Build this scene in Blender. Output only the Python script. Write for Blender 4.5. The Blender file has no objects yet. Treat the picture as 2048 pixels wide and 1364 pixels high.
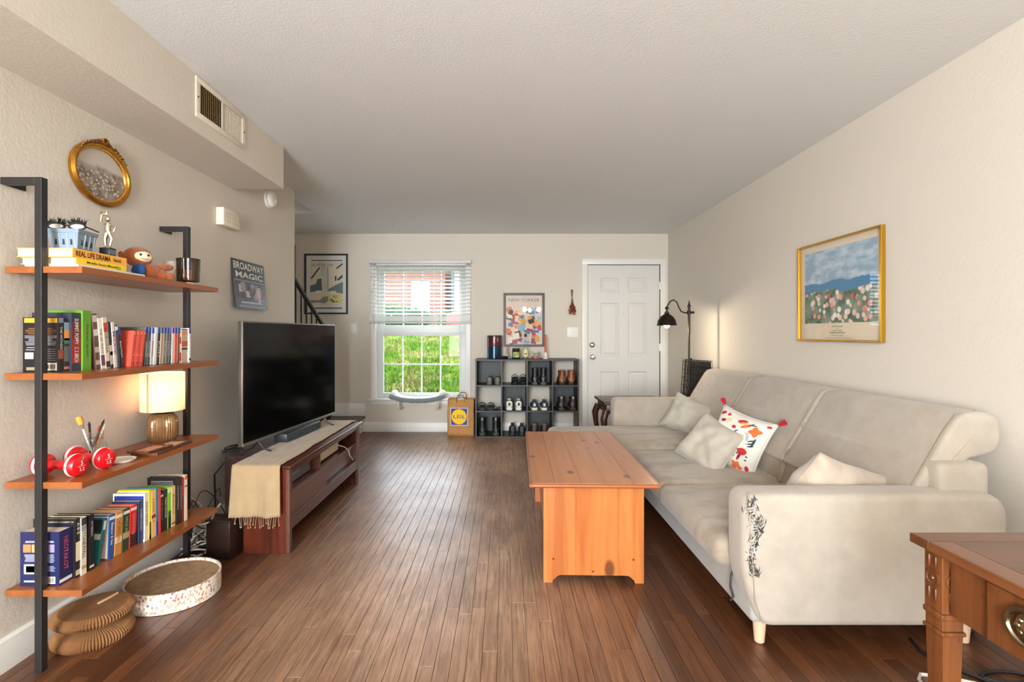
import bpy, bmesh, math, random
from mathutils import Vector, Matrix, Euler, noise
RND = random.Random(11)
PI = math.pi
scene = bpy.context.scene
COL = scene.collection

# ------------------------------------------------------------------ camera
H = 1.21                                    # eye height; f = 1024 px on a 2048 px frame, vanishing point (1009, 667)
cd = bpy.data.cameras.new('camera'); cam = bpy.data.objects.new('camera', cd); COL.objects.link(cam)
cam.location = (0, 0, H); cam.rotation_euler = (PI / 2, 0, 0)
cd.lens = 18; cd.sensor_width = 36; cd.shift_x = 15 / 2048; cd.shift_y = -15 / 2048; cd.clip_start = .02
scene.camera = cam
# ------------------------------------------------------------------ world, sun, rear window lamp, exposure
w = bpy.data.worlds.new('world'); scene.world = w; w.use_nodes = True
bg = w.node_tree.nodes['Background']; bg.inputs[0].default_value = (.80, .90, 1, 1); bg.inputs[1].default_value = 4.6
def light(name, kind, energy, loc, rot=(0, 0, 0), col=(1, 1, 1), **k):
    d = bpy.data.lights.new(name, kind); d.energy = energy; d.color = col
    for a, b in k.items(): setattr(d, a, b)
    o = bpy.data.objects.new(name, d); COL.objects.link(o); o.location = loc; o.rotation_euler = rot
    return o
light('sun', 'SUN', 2.6, (0, -5, 9), (math.radians(38), 0, math.radians(-12)), (1, .95, .86), angle=.01)
light('rear_window_fill', 'AREA', 230, (-.95, -2.9, 1.36), (math.radians(112), 0, 0), (.93, .975, 1), shape='RECTANGLE', size=1.45, size_y=1.8)  # added area lamp standing in for rear daylight, tilted up to brighten the ceiling
vs = scene.view_settings
vs.view_transform = 'Standard'; vs.look = 'None'; vs.gamma = 1; vs.exposure = .93
vs.use_curve_mapping = False
scene.cycles.use_denoising = True
scene.cycles.max_bounces = 10; scene.cycles.diffuse_bounces = 5; scene.cycles.glossy_bounces = 4
scene.cycles.transparent_max_bounces = 24; scene.cycles.transmission_bounces = 8
scene.cycles.sample_clamp_indirect = 6; scene.cycles.blur_glossy = .5
scene.cycles.caustics_reflective = False; scene.cycles.caustics_refractive = False

# ------------------------------------------------------------------ materials
def lin(c):
    return ((c / 255) / 12.92) if c / 255 <= .04045 else (((c / 255) + .055) / 1.055) ** 2.4
def rgb(c):
    if isinstance(c, str): c = tuple(int(c[i:i + 2], 16) for i in (0, 2, 4))
    return (lin(c[0]), lin(c[1]), lin(c[2]), 1)
MATS = {}
class NT:
    def __init__(s, name):
        s.m = bpy.data.materials.new(name); s.m.use_nodes = True
        s.t = s.m.node_tree; s.b = s.t.nodes['Principled BSDF']; s.out = s.t.nodes['Material Output']
    def n(s, typ, **k):
        o = s.t.nodes.new('ShaderNode' + typ)
        for a, b in k.items(): setattr(o, a, b)
        return o
    def l(s, a, b): s.t.links.new(a, b)
    def coord(s, scale=(1, 1, 1), kind='Object'):
        if kind == 'World': src = s.n('NewGeometry').outputs['Position']
        else: src = s.n('TexCoord').outputs[kind]
        mp = s.n('Mapping'); mp.inputs['Scale'].default_value = scale; s.l(src, mp.inputs[0]); return mp.outputs[0]
    def noise(s, co, scale, detail=3, rough=.5, dist=0):
        o = s.n('TexNoise'); o.inputs['Scale'].default_value = scale; o.inputs['Detail'].default_value = detail
        o.inputs['Roughness'].default_value = rough; o.inputs['Distortion'].default_value = dist
        s.l(co, o.inputs['Vector']); return o.outputs['Fac']
    def ramp(s, fac, stops):
        o = s.n('ValToRGB'); e = o.color_ramp.elements
        while len(e) < len(stops): e.new(.5)
        for el, (p, c) in zip(e, stops): el.position = p; el.color = c if len(c) == 4 else (*c, 1)
        s.l(fac, o.inputs[0]); return o.outputs[0]
    def mix(s, fac, a, b, blend='MIX'):
        o = s.n('Mix', data_type='RGBA', blend_type=blend)
        for sock, v in ((o.inputs[0], fac), (o.inputs[6], a), (o.inputs[7], b)):
            if hasattr(v, 'is_linked'): s.l(v, sock)
            else: sock.default_value = v
        return o.outputs[2]
    def bump(s, hgt, strength=.2, dist=.01):
        o = s.n('Bump'); o.inputs['Strength'].default_value = strength; o.inputs['Distance'].default_value = dist
        s.l(hgt, o.inputs['Height']); s.l(o.outputs[0], s.b.inputs['Normal'])
    def set(s, **k):
        for a, v in k.items():
            i = s.b.inputs[a.replace('_', ' ')]
            if hasattr(v, 'is_linked'): s.l(v, i)
            else: i.default_value = v
def P(c, rough=.5, metal=0, var=0, vs=8, bump=0, bs=60, spec=.5, sheen=0, coat=0, kind='Object'):
    key = ('P', str(c), rough, metal, var, vs, bump, bs, spec, sheen, coat, kind)
    if key in MATS: return MATS[key]
    t = NT('mat_%d' % len(MATS)); col = rgb(c)
    t.set(Base_Color=col, Roughness=rough, Metallic=metal)
    t.b.inputs['Specular IOR Level'].default_value = spec
    t.b.inputs['Sheen Weight'].default_value = sheen; t.b.inputs['Coat Weight'].default_value = coat
    if var or bump: co = t.coord(kind=kind)
    if var:
        f = t.noise(co, vs, 4, .6)
        d = tuple(max(0, x * (1 - var)) for x in col[:3]) + (1,); u = tuple(min(1, x * (1 + var)) for x in col[:3]) + (1,)
        t.set(Base_Color=t.ramp(f, [(.3, d), (.7, u)]))
    if bump: t.bump(t.noise(co, bs, 3, .6), bump, .004)
    MATS[key] = t.m; return t.m
def wood(name, c1, c2, axis='y', rough=.4, grain=34, knots=0, spec=.5, coat=0, kind='Object', dark=None):
    if name in MATS: return MATS[name]
    t = NT(name); s = {'x': (.06, 1, 1), 'y': (1, .06, 1), 'z': (1, 1, .06)}[axis]
    info = t.n('ObjectInfo'); co = t.coord(s, kind)
    add = t.n('VectorMath', operation='ADD'); comb = t.n('CombineXYZ')
    mul = t.n('Math', operation='MULTIPLY'); mul.inputs[1].default_value = 7; t.l(info.outputs['Random'], mul.inputs[0])
    for i in range(3): t.l(mul.outputs[0], comb.inputs[i])
    t.l(co, add.inputs[0]); t.l(comb.outputs[0], add.inputs[1])
    f = t.noise(add.outputs[0], grain, 6, .62, .6); f2 = t.noise(add.outputs[0], grain * .22, 2, .5, 1.2)
    c = t.mix(t.ramp(f, [(.32, (0, 0, 0)), (.68, (1, 1, 1))]), rgb(c1), rgb(c2))
    c = t.mix(t.ramp(f2, [(.35, (.35,) * 3), (.65, (0, 0, 0))]), c, rgb(c2 if not dark else dark))
    hv = t.n('HueSaturation'); mr = t.n('MapRange'); mr.inputs[3].default_value = .86; mr.inputs[4].default_value = 1.12
    t.l(info.outputs['Random'], mr.inputs[0]); t.l(mr.outputs[0], hv.inputs['Value']); t.l(c, hv.inputs['Color']); c = hv.outputs[0]
    if knots:
        vo = t.n('TexVoronoi'); vo.inputs['Scale'].default_value = knots
        ss = {'x': (.55, 1, 1), 'y': (1, .55, 1), 'z': (1, 1, .55)}[axis]
        t.l(t.coord(ss, kind), vo.inputs['Vector'])
        c = t.mix(t.ramp(vo.outputs['Distance'], [(.09, (.85,) * 3), (.15, (0, 0, 0))]), c, rgb('5a2f14'))
    t.set(Base_Color=c, Roughness=rough); t.b.inputs['Specular IOR Level'].default_value = spec
    t.b.inputs['Coat Weight'].default_value = coat; t.b.inputs['Coat Roughness'].default_value = .15
    t.bump(f, .08, .003)
    MATS[name] = t.m; return t.m
def emit(name, c, s):
    if name in MATS: return MATS[name]
    t = NT(name); t.set(Base_Color=rgb(c), Roughness=.6); t.b.inputs['Emission Color'].default_value = rgb(c)
    t.b.inputs['Emission Strength'].default_value = s; MATS[name] = t.m; return t.m
def glass(name, tint=(1, 1, 1), rough=.02, refl=.045, ior=1.45, tr=1.0):
    """thin clear pane: straight-through light plus a Fresnel reflection"""
    if name in MATS: return MATS[name]
    t = NT(name); t.t.nodes.remove(t.b)
    tr_ = t.n('BsdfTransparent'); tr_.inputs[0].default_value = (*(x * tr for x in tint), 1)
    gl = t.n('BsdfGlossy'); gl.inputs['Roughness'].default_value = rough
    lw = t.n('LayerWeight'); pw = t.n('Math', operation='POWER'); pw.inputs[1].default_value = 5; t.l(lw.outputs['Facing'], pw.inputs[0])
    fr = t.n('Math', operation='MULTIPLY_ADD'); fr.inputs[1].default_value = .95; fr.inputs[2].default_value = refl; t.l(pw.outputs[0], fr.inputs[0])
    mx = t.n('MixShader'); t.l(fr.outputs[0], mx.inputs[0]); t.l(tr_.outputs[0], mx.inputs[1]); t.l(gl.outputs[0], mx.inputs[2])
    t.l(mx.outputs[0], t.out.inputs[0]); MATS[name] = t.m; return t.m

# ------------------------------------------------------------------ mesh building
def axes(n, u):
    n = Vector(n).normalized(); u = Vector(u); r = u.cross(n).normalized(); u = n.cross(r); return r, u, n
def facing(loc, n, u=(0, 0, 1)):
    r, u, n = axes(n, u); return Matrix(((r.x, u.x, n.x, loc[0]), (r.y, u.y, n.y, loc[1]), (r.z, u.z, n.z, loc[2]), (0, 0, 0, 1)))
def TR(loc=(0, 0, 0), rot=(0, 0, 0), sc=(1, 1, 1)):
    return Matrix.Translation(loc) @ Euler(rot).to_matrix().to_4x4() @ Matrix.Diagonal((*sc, 1))
class MB:
    def __init__(s, M=None): s.v = []; s.f = []; s.M = M
    def add(s, vs, fs, M=None):
        k = len(s.v); m = s.M
        if M is not None: m = M if m is None else m @ M
        s.v += [tuple(m @ Vector(p)) if m is not None else tuple(p) for p in vs]
        s.f += [tuple(k + i for i in f) for f in fs]; return s
    def box(s, x0, x1, y0, y1, z0, z1, r=0, seg=2, M=None):
        if r <= 0:
            vs = [(x, y, z) for x in (x0, x1) for y in (y0, y1) for z in (z0, z1)]
            return s.add(vs, [(0, 1, 3, 2), (4, 6, 7, 5), (0, 4, 5, 1), (2, 3, 7, 6), (0, 2, 6, 4), (1, 5, 7, 3)], M)
        return s.cushion(x0, x1, y0, y1, z0, z1, r, 0, seg, 1, M)
    def cushion(s, x0, x1, y0, y1, z0, z1, r, crown=0, seg=3, n=1, M=None, fn=None):
        lo = Vector((x0, y0, z0)); hi = Vector((x1, y1, z1)); r = min(r, *((hi - lo) / 2))
        def ticks(a, b):
            e = [r * (1 - math.cos(PI / 2 * k / seg)) for k in range(seg + 1)]
            mid = [a + r + (b - a - 2 * r) * k / n for k in range(1, n)]
            return [a + q for q in e] + mid + [b - q for q in reversed(e)]
        T = [ticks(lo[i], hi[i]) for i in range(3)]
        key = {}; vs = []; fs = []
        def vid(p):
            q = Vector([min(max(p[i], lo[i] + r), hi[i] - r) for i in range(3)]); d = Vector(p) - q
            o = q + d.normalized() * r if d.length > 1e-9 else q
            k = (round(o.x, 5), round(o.y, 5), round(o.z, 5))
            if k not in key:
                key[k] = len(vs)
                if crown:
                    u = (o.x - lo.x) / (hi.x - lo.x) * 2 - 1; v = (o.y - lo.y) / (hi.y - lo.y) * 2 - 1; h = (o.z - lo.z) / (hi.z - lo.z)
                    o = o + Vector((0, 0, crown * h * (1 - u * u) * (1 - v * v)))
                if fn: o = Vector(fn(o))
                vs.append(o)
            return key[k]
        for a in range(3):
            b, c = (a + 1) % 3, (a + 2) % 3
            for side in (lo[a], hi[a]):
                for i in range(len(T[b]) - 1):
                    for j in range(len(T[c]) - 1):
                        q = []
                        for bi, ci in ((i, j), (i + 1, j), (i + 1, j + 1), (i, j + 1)):
                            p = [0, 0, 0]; p[a] = side; p[b] = T[b][bi]; p[c] = T[c][ci]; q.append(vid(p))
                        q2 = []
                        for x in q:
                            if x not in q2: q2.append(x)
                        if len(q2) > 2: fs.append(tuple(q2))
        return s.add(vs, fs, M)
    def cyl(s, p0, p1, r0, r1=None, n=16, M=None):
        return s.tube([p0, p1], [r0, r0 if r1 is None else r1], n, M=M)
    def tube(s, pts, r, n=8, closed=False, M=None, cap=True):
        pts = [Vector(p) for p in pts]; m = len(pts); rs = r if isinstance(r, (list, tuple)) else [r] * m
        t = [(pts[(i + 1) % m] - pts[i - 1]) if closed else (pts[min(i + 1, m - 1)] - pts[max(i - 1, 0)]) for i in range(m)]
        t = [x.normalized() for x in t]
        u = t[0].orthogonal().normalized(); vs = []; fs = []
        for i in range(m):
            u = (u - t[i] * u.dot(t[i])).normalized(); b = t[i].cross(u)
            for k in range(n):
                a = 2 * PI * k / n; vs.append(pts[i] + (u * math.cos(a) + b * math.sin(a)) * rs[i])
        for i in range(m if closed else m - 1):
            j = (i + 1) % m
            for k in range(n): fs.append((i * n + k, i * n + (k + 1) % n, j * n + (k + 1) % n, j * n + k))
        if not closed and cap: fs += [tuple(range(n))[::-1], tuple(range((m - 1) * n, m * n))]
        return s.add(vs, fs, M)
    def lathe(s, prof, n=24, c=(0, 0, 0), M=None, sx=1, sy=1, rib=0, nr=0):
        vs = []; fs = []; m = len(prof)
        for r, z in prof:
            for k in range(n):
                a = 2 * PI * k / n; q = r * (1 + rib * math.cos(nr * a)) if r > 1e-6 else r
                vs.append((c[0] + q * math.cos(a) * sx, c[1] + q * math.sin(a) * sy, c[2] + z))
        for i in range(m - 1):
            for k in range(n): fs.append((i * n + k, i * n + (k + 1) % n, (i + 1) * n + (k + 1) % n, (i + 1) * n + k))
        fs += [tuple(range(n))[::-1], tuple(range((m - 1) * n, m * n))]
        return s.add(vs, fs, M)
    def prism(s, poly, a, b, axis='z', r=0, seg=3, M=None):
        def mp(p, h): return {'x': (h, p[0], p[1]), 'y': (p[0], h, p[1]), 'z': (p[0], p[1], h)}[axis]
        n = len(poly); area = sum(poly[i][0] * poly[(i + 1) % n][1] - poly[(i + 1) % n][0] * poly[i][1] for i in range(n))
        sg = 1 if area > 0 else -1; nr = []
        for i in range(n):
            d1 = Vector(poly[i]) - Vector(poly[i - 1]); d2 = Vector(poly[(i + 1) % n]) - Vector(poly[i])
            d1.normalize(); d2.normalize(); nn = Vector((-(d1.y + d2.y), d1.x + d2.x)) * sg
            nr.append(nn.normalized() if nn.length > 1e-6 else Vector((0, 0)))
        rings = [(a, 0), (b, 0)]
        if r > 0:
            st = [(r * (1 - math.sin(PI / 2 * k / seg)), r * (1 - math.cos(PI / 2 * k / seg))) for k in range(seg + 1)]
            sgn = 1 if b > a else -1
            rings = [(a + sgn * h, d) for d, h in [(q[0], q[1]) for q in st]] + [(b - sgn * h, d) for d, h in [(q[0], q[1]) for q in reversed(st)]]
        vs = []; fs = []
        for h, d in rings:
            for i in range(n): vs.append(mp((poly[i][0] + nr[i].x * d, poly[i][1] + nr[i].y * d), h))
        for k in range(len(rings) - 1):
            for i in range(n): fs.append((k * n + i, k * n + (i + 1) % n, (k + 1) * n + (i + 1) % n, (k + 1) * n + i))
        fs += [tuple(range(n))[::-1], tuple(range((len(rings) - 1) * n, len(rings) * n))]
        return s.add(vs, fs, M)
    def ell(s, c, r, nu=16, nv=10, M=None):
        r = (r, r, r) if not hasattr(r, '__len__') else r; vs = [(c[0], c[1], c[2] - r[2])]; fs = []
        for i in range(1, nv):
            p = -PI / 2 + PI * i / nv
            for k in range(nu):
                a = 2 * PI * k / nu; vs.append((c[0] + r[0] * math.cos(p) * math.cos(a), c[1] + r[1] * math.cos(p) * math.sin(a), c[2] + r[2] * math.sin(p)))
        vs.append((c[0], c[1], c[2] + r[2]))
        for k in range(nu):
            fs.append((0, 1 + (k + 1) % nu, 1 + k)); e = 1 + (nv - 2) * nu; fs.append((e + k, e + (k + 1) % nu, len(vs) - 1))
            for i in range(nv - 2): fs.append((1 + i * nu + k, 1 + i * nu + (k + 1) % nu, 1 + (i + 1) * nu + (k + 1) % nu, 1 + (i + 1) * nu + k))
        return s.add(vs, fs, M)
    def grid(s, fn, nu, nv, M=None, wrap=False):
        vs = [fn(i / nu, j / nv) for j in range(nv + 1) for i in range(nu + 1)]
        fs = [(j * (nu + 1) + i, j * (nu + 1) + i + 1, (j + 1) * (nu + 1) + i + 1, (j + 1) * (nu + 1) + i) for j in range(nv) for i in range(nu)]
        return s.add(vs, fs, M)
    def sheet(s, fn, nu, nv, th, M=None):
        """a cloth-like sheet with thickness th (vertical-ish offset by the normal)"""
        g = [[Vector(fn(i / nu, j / nv)) for i in range(nu + 1)] for j in range(nv + 1)]; top = []; bot = []
        for j in range(nv + 1):
            for i in range(nu + 1):
                du = g[j][min(i + 1, nu)] - g[j][max(i - 1, 0)]; dv = g[min(j + 1, nv)][i] - g[max(j - 1, 0)][i]
                nn = du.cross(dv).normalized(); top.append(g[j][i] + nn * th / 2); bot.append(g[j][i] - nn * th / 2)
        N = (nu + 1) * (nv + 1); fs = []
        q = lambda i, j: j * (nu + 1) + i
        for j in range(nv):
            for i in range(nu):
                a = (q(i, j), q(i + 1, j), q(i + 1, j + 1), q(i, j + 1)); fs.append(a); fs.append(tuple(N + x for x in reversed(a)))
        rim = [q(i, 0) for i in range(nu + 1)] + [q(nu, j) for j in range(1, nv + 1)] + [q(i, nv) for i in range(nu - 1, -1, -1)] + [q(0, j) for j in range(nv - 1, 0, -1)]
        for k in range(len(rim)): a, b = rim[k], rim[(k + 1) % len(rim)]; fs.append((b, a, N + a, N + b))
        return s.add(top + bot, fs, M)
def rpoly(pts, rads, seg=5):
    """polygon with rounded corners"""
    out = []; n = len(pts); rads = rads if hasattr(rads, '__len__') else [rads] * n
    for i in range(n):
        p = Vector(pts[i]); a = Vector(pts[i - 1]) - p; b = Vector(pts[(i + 1) % n]) - p; r = rads[i]
        if r <= 0: out.append(tuple(p)); continue
        d = min(r, a.length * .49, b.length * .49); A = p + a.normalized() * d; B = p + b.normalized() * d
        for k in range(seg + 1):
            t = k / seg; out.append(tuple(A * (1 - t) ** 2 + p * 2 * t * (1 - t) + B * t * t))
    return out
def mesh(name, mb, mat, smooth=40, recalc=True):
    me = bpy.data.meshes.new(name); me.from_pydata(mb.v, [], mb.f); me.materials.append(mat)
    if recalc:
        bm = bmesh.new(); bm.from_mesh(me); bmesh.ops.recalc_face_normals(bm, faces=bm.faces); bm.to_mesh(me); bm.free()
    if smooth:
        me.polygons.foreach_set('use_smooth', [len(p.vertices) <= 8 for p in me.polygons]); me.set_sharp_from_angle(angle=math.radians(smooth))
    return me
def tag(o, label=None, cat=None, group=None, kind=None):
    for k, v in (('label', label), ('category', cat), ('group', group), ('kind', kind)):
        if v: o[k] = v
    return o
def thing(name, label, cat, loc=(0, 0, 0), rz=0, group=None, rot=None):
    o = bpy.data.objects.new(name, None); COL.objects.link(o); o.location = loc; o.rotation_euler = rot or (0, 0, rz)
    o.empty_display_size = .05; return tag(o, label, cat, group)
def part(parent, name, mb, mat, smooth=40, label=None, loc=None, rot=None, kind=None):
    me = mb if isinstance(mb, bpy.types.Mesh) else mesh(name, mb, mat, smooth)
    o = bpy.data.objects.new(name, me); COL.objects.link(o); o.parent = parent
    if loc: o.location = loc
    if rot: o.rotation_euler = rot
    return tag(o, label, kind=kind)
def solo(name, mb, mat, label, cat, loc=(0, 0, 0), rz=0, group=None, smooth=40, rot=None):
    o = part(None, name, mb, mat, smooth, loc=loc, rot=rot or (0, 0, rz)); return tag(o, label, cat, group)
def struct(name, mb, mat, smooth=0, label=None):
    o = part(None, name, mb, mat, smooth); return tag(o, label, kind='structure')
def copy_tree(o, parent=None, **kw):
    c = o.copy(); COL.objects.link(c); c.parent = parent
    for ch in list(o.children): copy_tree(ch, c)
    return c
FONT = {}
def text(parent, s, mat, M, height=None, width=None, ext=.0004, bold=0, name='lettering', label=None, spacing=1):
    cu = bpy.data.curves.new('t', 'FONT'); cu.body = s; cu.align_x = 'CENTER'; cu.align_y = 'CENTER'; cu.size = 1
    cu.resolution_u = 2; cu.offset = bold; cu.space_character = spacing
    ob = bpy.data.objects.new('t', cu); COL.objects.link(ob)
    dg = bpy.context.evaluated_depsgraph_get(); me = bpy.data.meshes.new_from_object(ob.evaluated_get(dg))
    bpy.data.objects.remove(ob); bpy.data.curves.remove(cu)
    xs = [v.co.x for v in me.vertices]; ys = [v.co.y for v in me.vertices]
    w_, h_ = max(xs) - min(xs), max(ys) - min(ys); cx, cy = (max(xs) + min(xs)) / 2, (max(ys) + min(ys)) / 2
    sx = (width / w_) if width else None; sy = (height / h_) if height else None
    sx = sx or sy; sy = sy or sx
    for v in me.vertices: v.co = M @ Vector(((v.co.x - cx) * sx, (v.co.y - cy) * sy, ext))
    me.materials.clear(); me.materials.append(mat); me.name = name
    o = bpy.data.objects.new(name, me); COL.objects.link(o); o.parent = parent; return tag(o, label)
def px(u, v, Y): return ((u - 1009) / 1024 * Y, Y, H - (v - 667) / 1024 * Y)
# ================================================================== THE SETTING
XL, XR, YB, YR, ZC = -1.80, 2.02, 6.32, -3.0, 2.44
def wallmat(name, c, bump=.25, bs=70):
    t = NT(name); co = t.coord(kind='World')
    t.set(Base_Color=rgb(c), Roughness=.72); t.b.inputs['Specular IOR Level'].default_value = .3
    t.bump(t.noise(co, bs, 3, .6), bump, .004); return t.m
M_WALL = wallmat('wall_paint', (212, 204, 192)); M_CEIL = wallmat('ceiling_paint', (228, 229, 229), .4, 110)
M_LW = wallmat('textured_wall_paint', (209, 201, 189), .38, 55)
M_TRIM = P((228, 226, 221), .38); M_DOOR = P((214, 212, 208), .42)

def plankmat(name, stuff):
    t = NT(name)
    if stuff: rnd = t.n('NewGeometry').outputs['Random Per Island']
    else: rnd = t.n('ObjectInfo').outputs['Random']
    co = t.coord((1, .05, 1), 'World'); add = t.n('VectorMath', operation='ADD'); comb = t.n('CombineXYZ')
    mul = t.n('Math', operation='MULTIPLY'); mul.inputs[1].default_value = 9; t.l(rnd, mul.inputs[0]); t.l(mul.outputs[0], comb.inputs[1])
    t.l(co, add.inputs[0]); t.l(comb.outputs[0], add.inputs[1])
    g = t.noise(add.outputs[0], 85, 7, .68, .5)
    base = t.ramp(rnd, [(0, rgb((82, 47, 27))), (.35, rgb((104, 62, 36))), (.7, rgb((120, 74, 44))), (1, rgb((92, 55, 33)))])
    c = t.mix(t.ramp(g, [(.36, (0, 0, 0)), (.62, (1, 1, 1))]), t.mix(.62, base, rgb((40, 20, 10))), base)
    # traffic wear and painted window glare: pale, scuffed boards down the middle
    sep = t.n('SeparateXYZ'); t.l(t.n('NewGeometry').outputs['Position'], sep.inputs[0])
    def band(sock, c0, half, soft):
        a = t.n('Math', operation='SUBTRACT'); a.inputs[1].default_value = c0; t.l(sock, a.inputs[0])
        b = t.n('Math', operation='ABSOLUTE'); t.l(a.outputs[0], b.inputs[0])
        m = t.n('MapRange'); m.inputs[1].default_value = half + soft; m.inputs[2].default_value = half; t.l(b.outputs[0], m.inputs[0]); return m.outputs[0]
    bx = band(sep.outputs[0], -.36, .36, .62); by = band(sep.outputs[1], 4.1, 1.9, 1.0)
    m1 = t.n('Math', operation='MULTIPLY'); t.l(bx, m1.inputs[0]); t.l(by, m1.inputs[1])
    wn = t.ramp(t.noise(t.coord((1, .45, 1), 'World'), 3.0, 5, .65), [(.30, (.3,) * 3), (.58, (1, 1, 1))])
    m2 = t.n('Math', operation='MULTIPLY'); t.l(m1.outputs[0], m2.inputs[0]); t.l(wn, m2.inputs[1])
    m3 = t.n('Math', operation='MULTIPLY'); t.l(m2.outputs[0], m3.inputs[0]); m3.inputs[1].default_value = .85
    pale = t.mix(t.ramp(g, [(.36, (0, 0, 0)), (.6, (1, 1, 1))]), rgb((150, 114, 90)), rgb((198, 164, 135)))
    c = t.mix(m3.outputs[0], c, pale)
    rr = t.n('MapRange'); rr.inputs[3].default_value = .26; rr.inputs[4].default_value = .46; t.l(t.noise(t.coord(kind='World'), 4, 3), rr.inputs[0])
    t.set(Base_Color=c, Roughness=rr.outputs[0]); t.b.inputs['Specular IOR Level'].default_value = .7
    t.bump(g, .12, .002); return t.m
PW = .0572
floor = struct('floor', MB().box(XL - .13, XR + .13, YR, YB + .1, -.12, -.013), P((38, 20, 11), .7), label='narrow strip hardwood floor, worn and pale with painted glare down the middle')
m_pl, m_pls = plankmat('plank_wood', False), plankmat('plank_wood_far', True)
lens = [.45, .6, .75, .9, 1.05, 1.2, 1.4, 1.6]; pm = {}
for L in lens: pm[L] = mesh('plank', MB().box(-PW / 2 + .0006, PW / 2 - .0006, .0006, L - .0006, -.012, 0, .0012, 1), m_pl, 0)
cand = []
rr = random.Random(3)
for i in range(int((XR - XL) / PW) + 1):
    x = XL + PW * (i + .5)
    if x + PW / 2 > XR: x = XR - PW / 2
    y = YR + .01 - rr.random()*.01
    while y < YB - .01:
        L = rr.choice(lens)
        if y + L > YB - .3: L = None
        cand.append((x, y, L if L else YB - y)); y += L if L else 9
def vis(c):
    x, y, L = c; y1 = y + L
    if y1 < 1.7: return -1
    ym = max(y, 1.75); u = 1009 + x * 1024 / (ym + .2)
    if u < -40 or u > 2080: return -1
    hid = 0
    if .2 < x < .75 and 2.5 < ym < 3.75: hid = 1
    if x > .95 and ym > 1.95: hid = 1
    if x < -1.2 and 2.85 < ym: hid = 1
    return (0 if hid else 1) * (L if L < 2 else .3) / (ym * ym) + .0001
cand.sort(key=vis, reverse=True)
st = MB()
for k, (x, y, L) in enumerate(cand):
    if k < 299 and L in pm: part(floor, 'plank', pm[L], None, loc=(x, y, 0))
    else: st.box(x - PW / 2 + .0006, x + PW / 2 - .0006, y + .0006, y + L - .0006, -.012, 0)
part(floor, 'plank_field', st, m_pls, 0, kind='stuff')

# ceiling with the stairwell opening; walls
struct('ceiling', MB().box(-1.93, XR + .13, YR, YB + .13, ZC, ZC + .2).box(-2.95, -1.93, 5.25, YB + .13, ZC, ZC + .2), M_CEIL, label='off white textured ceiling open over the stairs')
struct('wall_left', MB().box(-1.93, XL, YR, 4.39, -.1, ZC), M_LW, label='cream textured wall behind the shelves and television')
struct('wall_stairwell', MB().box(-3.05, -2.93, 1.2, YB + .13, -.1, 4.7).box(-2.95, -1.93, 1.1, 1.2, -.1, 4.7).box(-3.05, -1.8, 1.1, YB + .2, 4.6, 4.7)  # last box here: unseen top cover, added to block light from above
       .box(-1.93, -1.83, 1.1, YB + .1, ZC + .2, 4.7).box(-2.95, -1.93, 5.25, 5.33, ZC + .2, 4.7), M_WALL)
WX0, WX1, WZ0, WZ1 = -1.615, -.445, .405, 2.075
DX0, DX1, DZ = 1.02, 1.925, 2.065
struct('wall_back', MB().box(-3.05, WX0, YB, YB + .13, -.1, ZC).box(WX1, DX0, YB, YB + .13, -.1, ZC).box(DX1, XR + .13, YB, YB + .13, -.1, ZC)
       .box(WX0, WX1, YB, YB + .13, WZ1, ZC).box(WX0, WX1, YB, YB + .13, -.1, WZ0).box(DX0, DX1, YB, YB + .13, DZ, ZC), M_WALL, label='beige painted wall with the window and front door')
struct('wall_right', MB().box(XR, XR + .13, YR, YB, -.1, ZC), M_WALL, label='beige painted wall behind the sofa')
struct('wall_rear', MB().box(XL - .13, -1.7, YR - .13, YR, -.1, ZC).box(-.2, .5, YR - .13, YR, -.1, ZC).box(.95, XR + .13, YR - .13, YR, -.1, ZC).box(-1.7, -.2, YR - .13, YR, 2.32, ZC).box(-1.7, -.2, YR - .13, YR, -.1, .38).box(.5, .95, YR - .13, YR, 1.75, ZC).box(.5, .95, YR - .13, YR, -.1, .85), M_WALL)
struct('soffit', MB().box(XL, -1.461, YR, 3.385, 2.165, ZC), M_WALL, label='boxed soffit along the top of the shelf wall')
def baseboard(name, a, b, axis, pos, sgn):
    pr = [(0, 0), (.017, 0), (.017, .088), (.013, .1), (.013, .108), (.005, .118), (0, .118)]
    mb = MB()
    if axis == 'y': mb.prism([(pos + sgn * p[0], p[1]) for p in pr], a, b, 'y')
    else: mb.prism([(pos + sgn * p[0], p[1]) for p in pr], a, b, 'x')
    return struct(name, mb, M_TRIM, 30)
baseboard('baseboard_left', YR, 4.39, 'y', XL, 1); baseboard('baseboard_right', YR, YB - .1, 'y', XR, -1)
baseboard('baseboard_back', -1.74, .95, 'x', YB, -1)
# stairs: landing and a flight rising behind the shelf wall
stairs = thing('stairs', None, None); stairs['kind'] = 'structure'; stairs['label'] = 'wooden stair landing and steps beside the shelf wall'
M_TREAD = wood('tread_wood', (96, 58, 34), (62, 34, 18), 'y', .4)
part(stairs, 'riser', MB().box(-2.93, -1.745, 4.42, YB, 0, .165), M_TRIM)
part(stairs, 'tread', MB().box(-2.93, -1.715, 4.40, YB, .165, .193, .008), M_TREAD)
part(stairs, 'skirting', MB().box(-2.93, -1.712, YB - .018, YB, .193, .352, .003), M_TRIM)
for i in range(7):
    y1 = 5.2 - .26 * i; z = .193 + .185 * (i + 1)
    part(stairs, 'riser', MB().box(-2.93, -1.93, y1 - .26, y1 - .02, z - .185, z - .028), M_TRIM)
    part(stairs, 'tread', MB().box(-2.93, -1.93, y1 - .262, y1 + .02, z - .028, z, .006), M_TREAD)
M_IRON = P((33, 31, 30), .45, .3)
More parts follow.
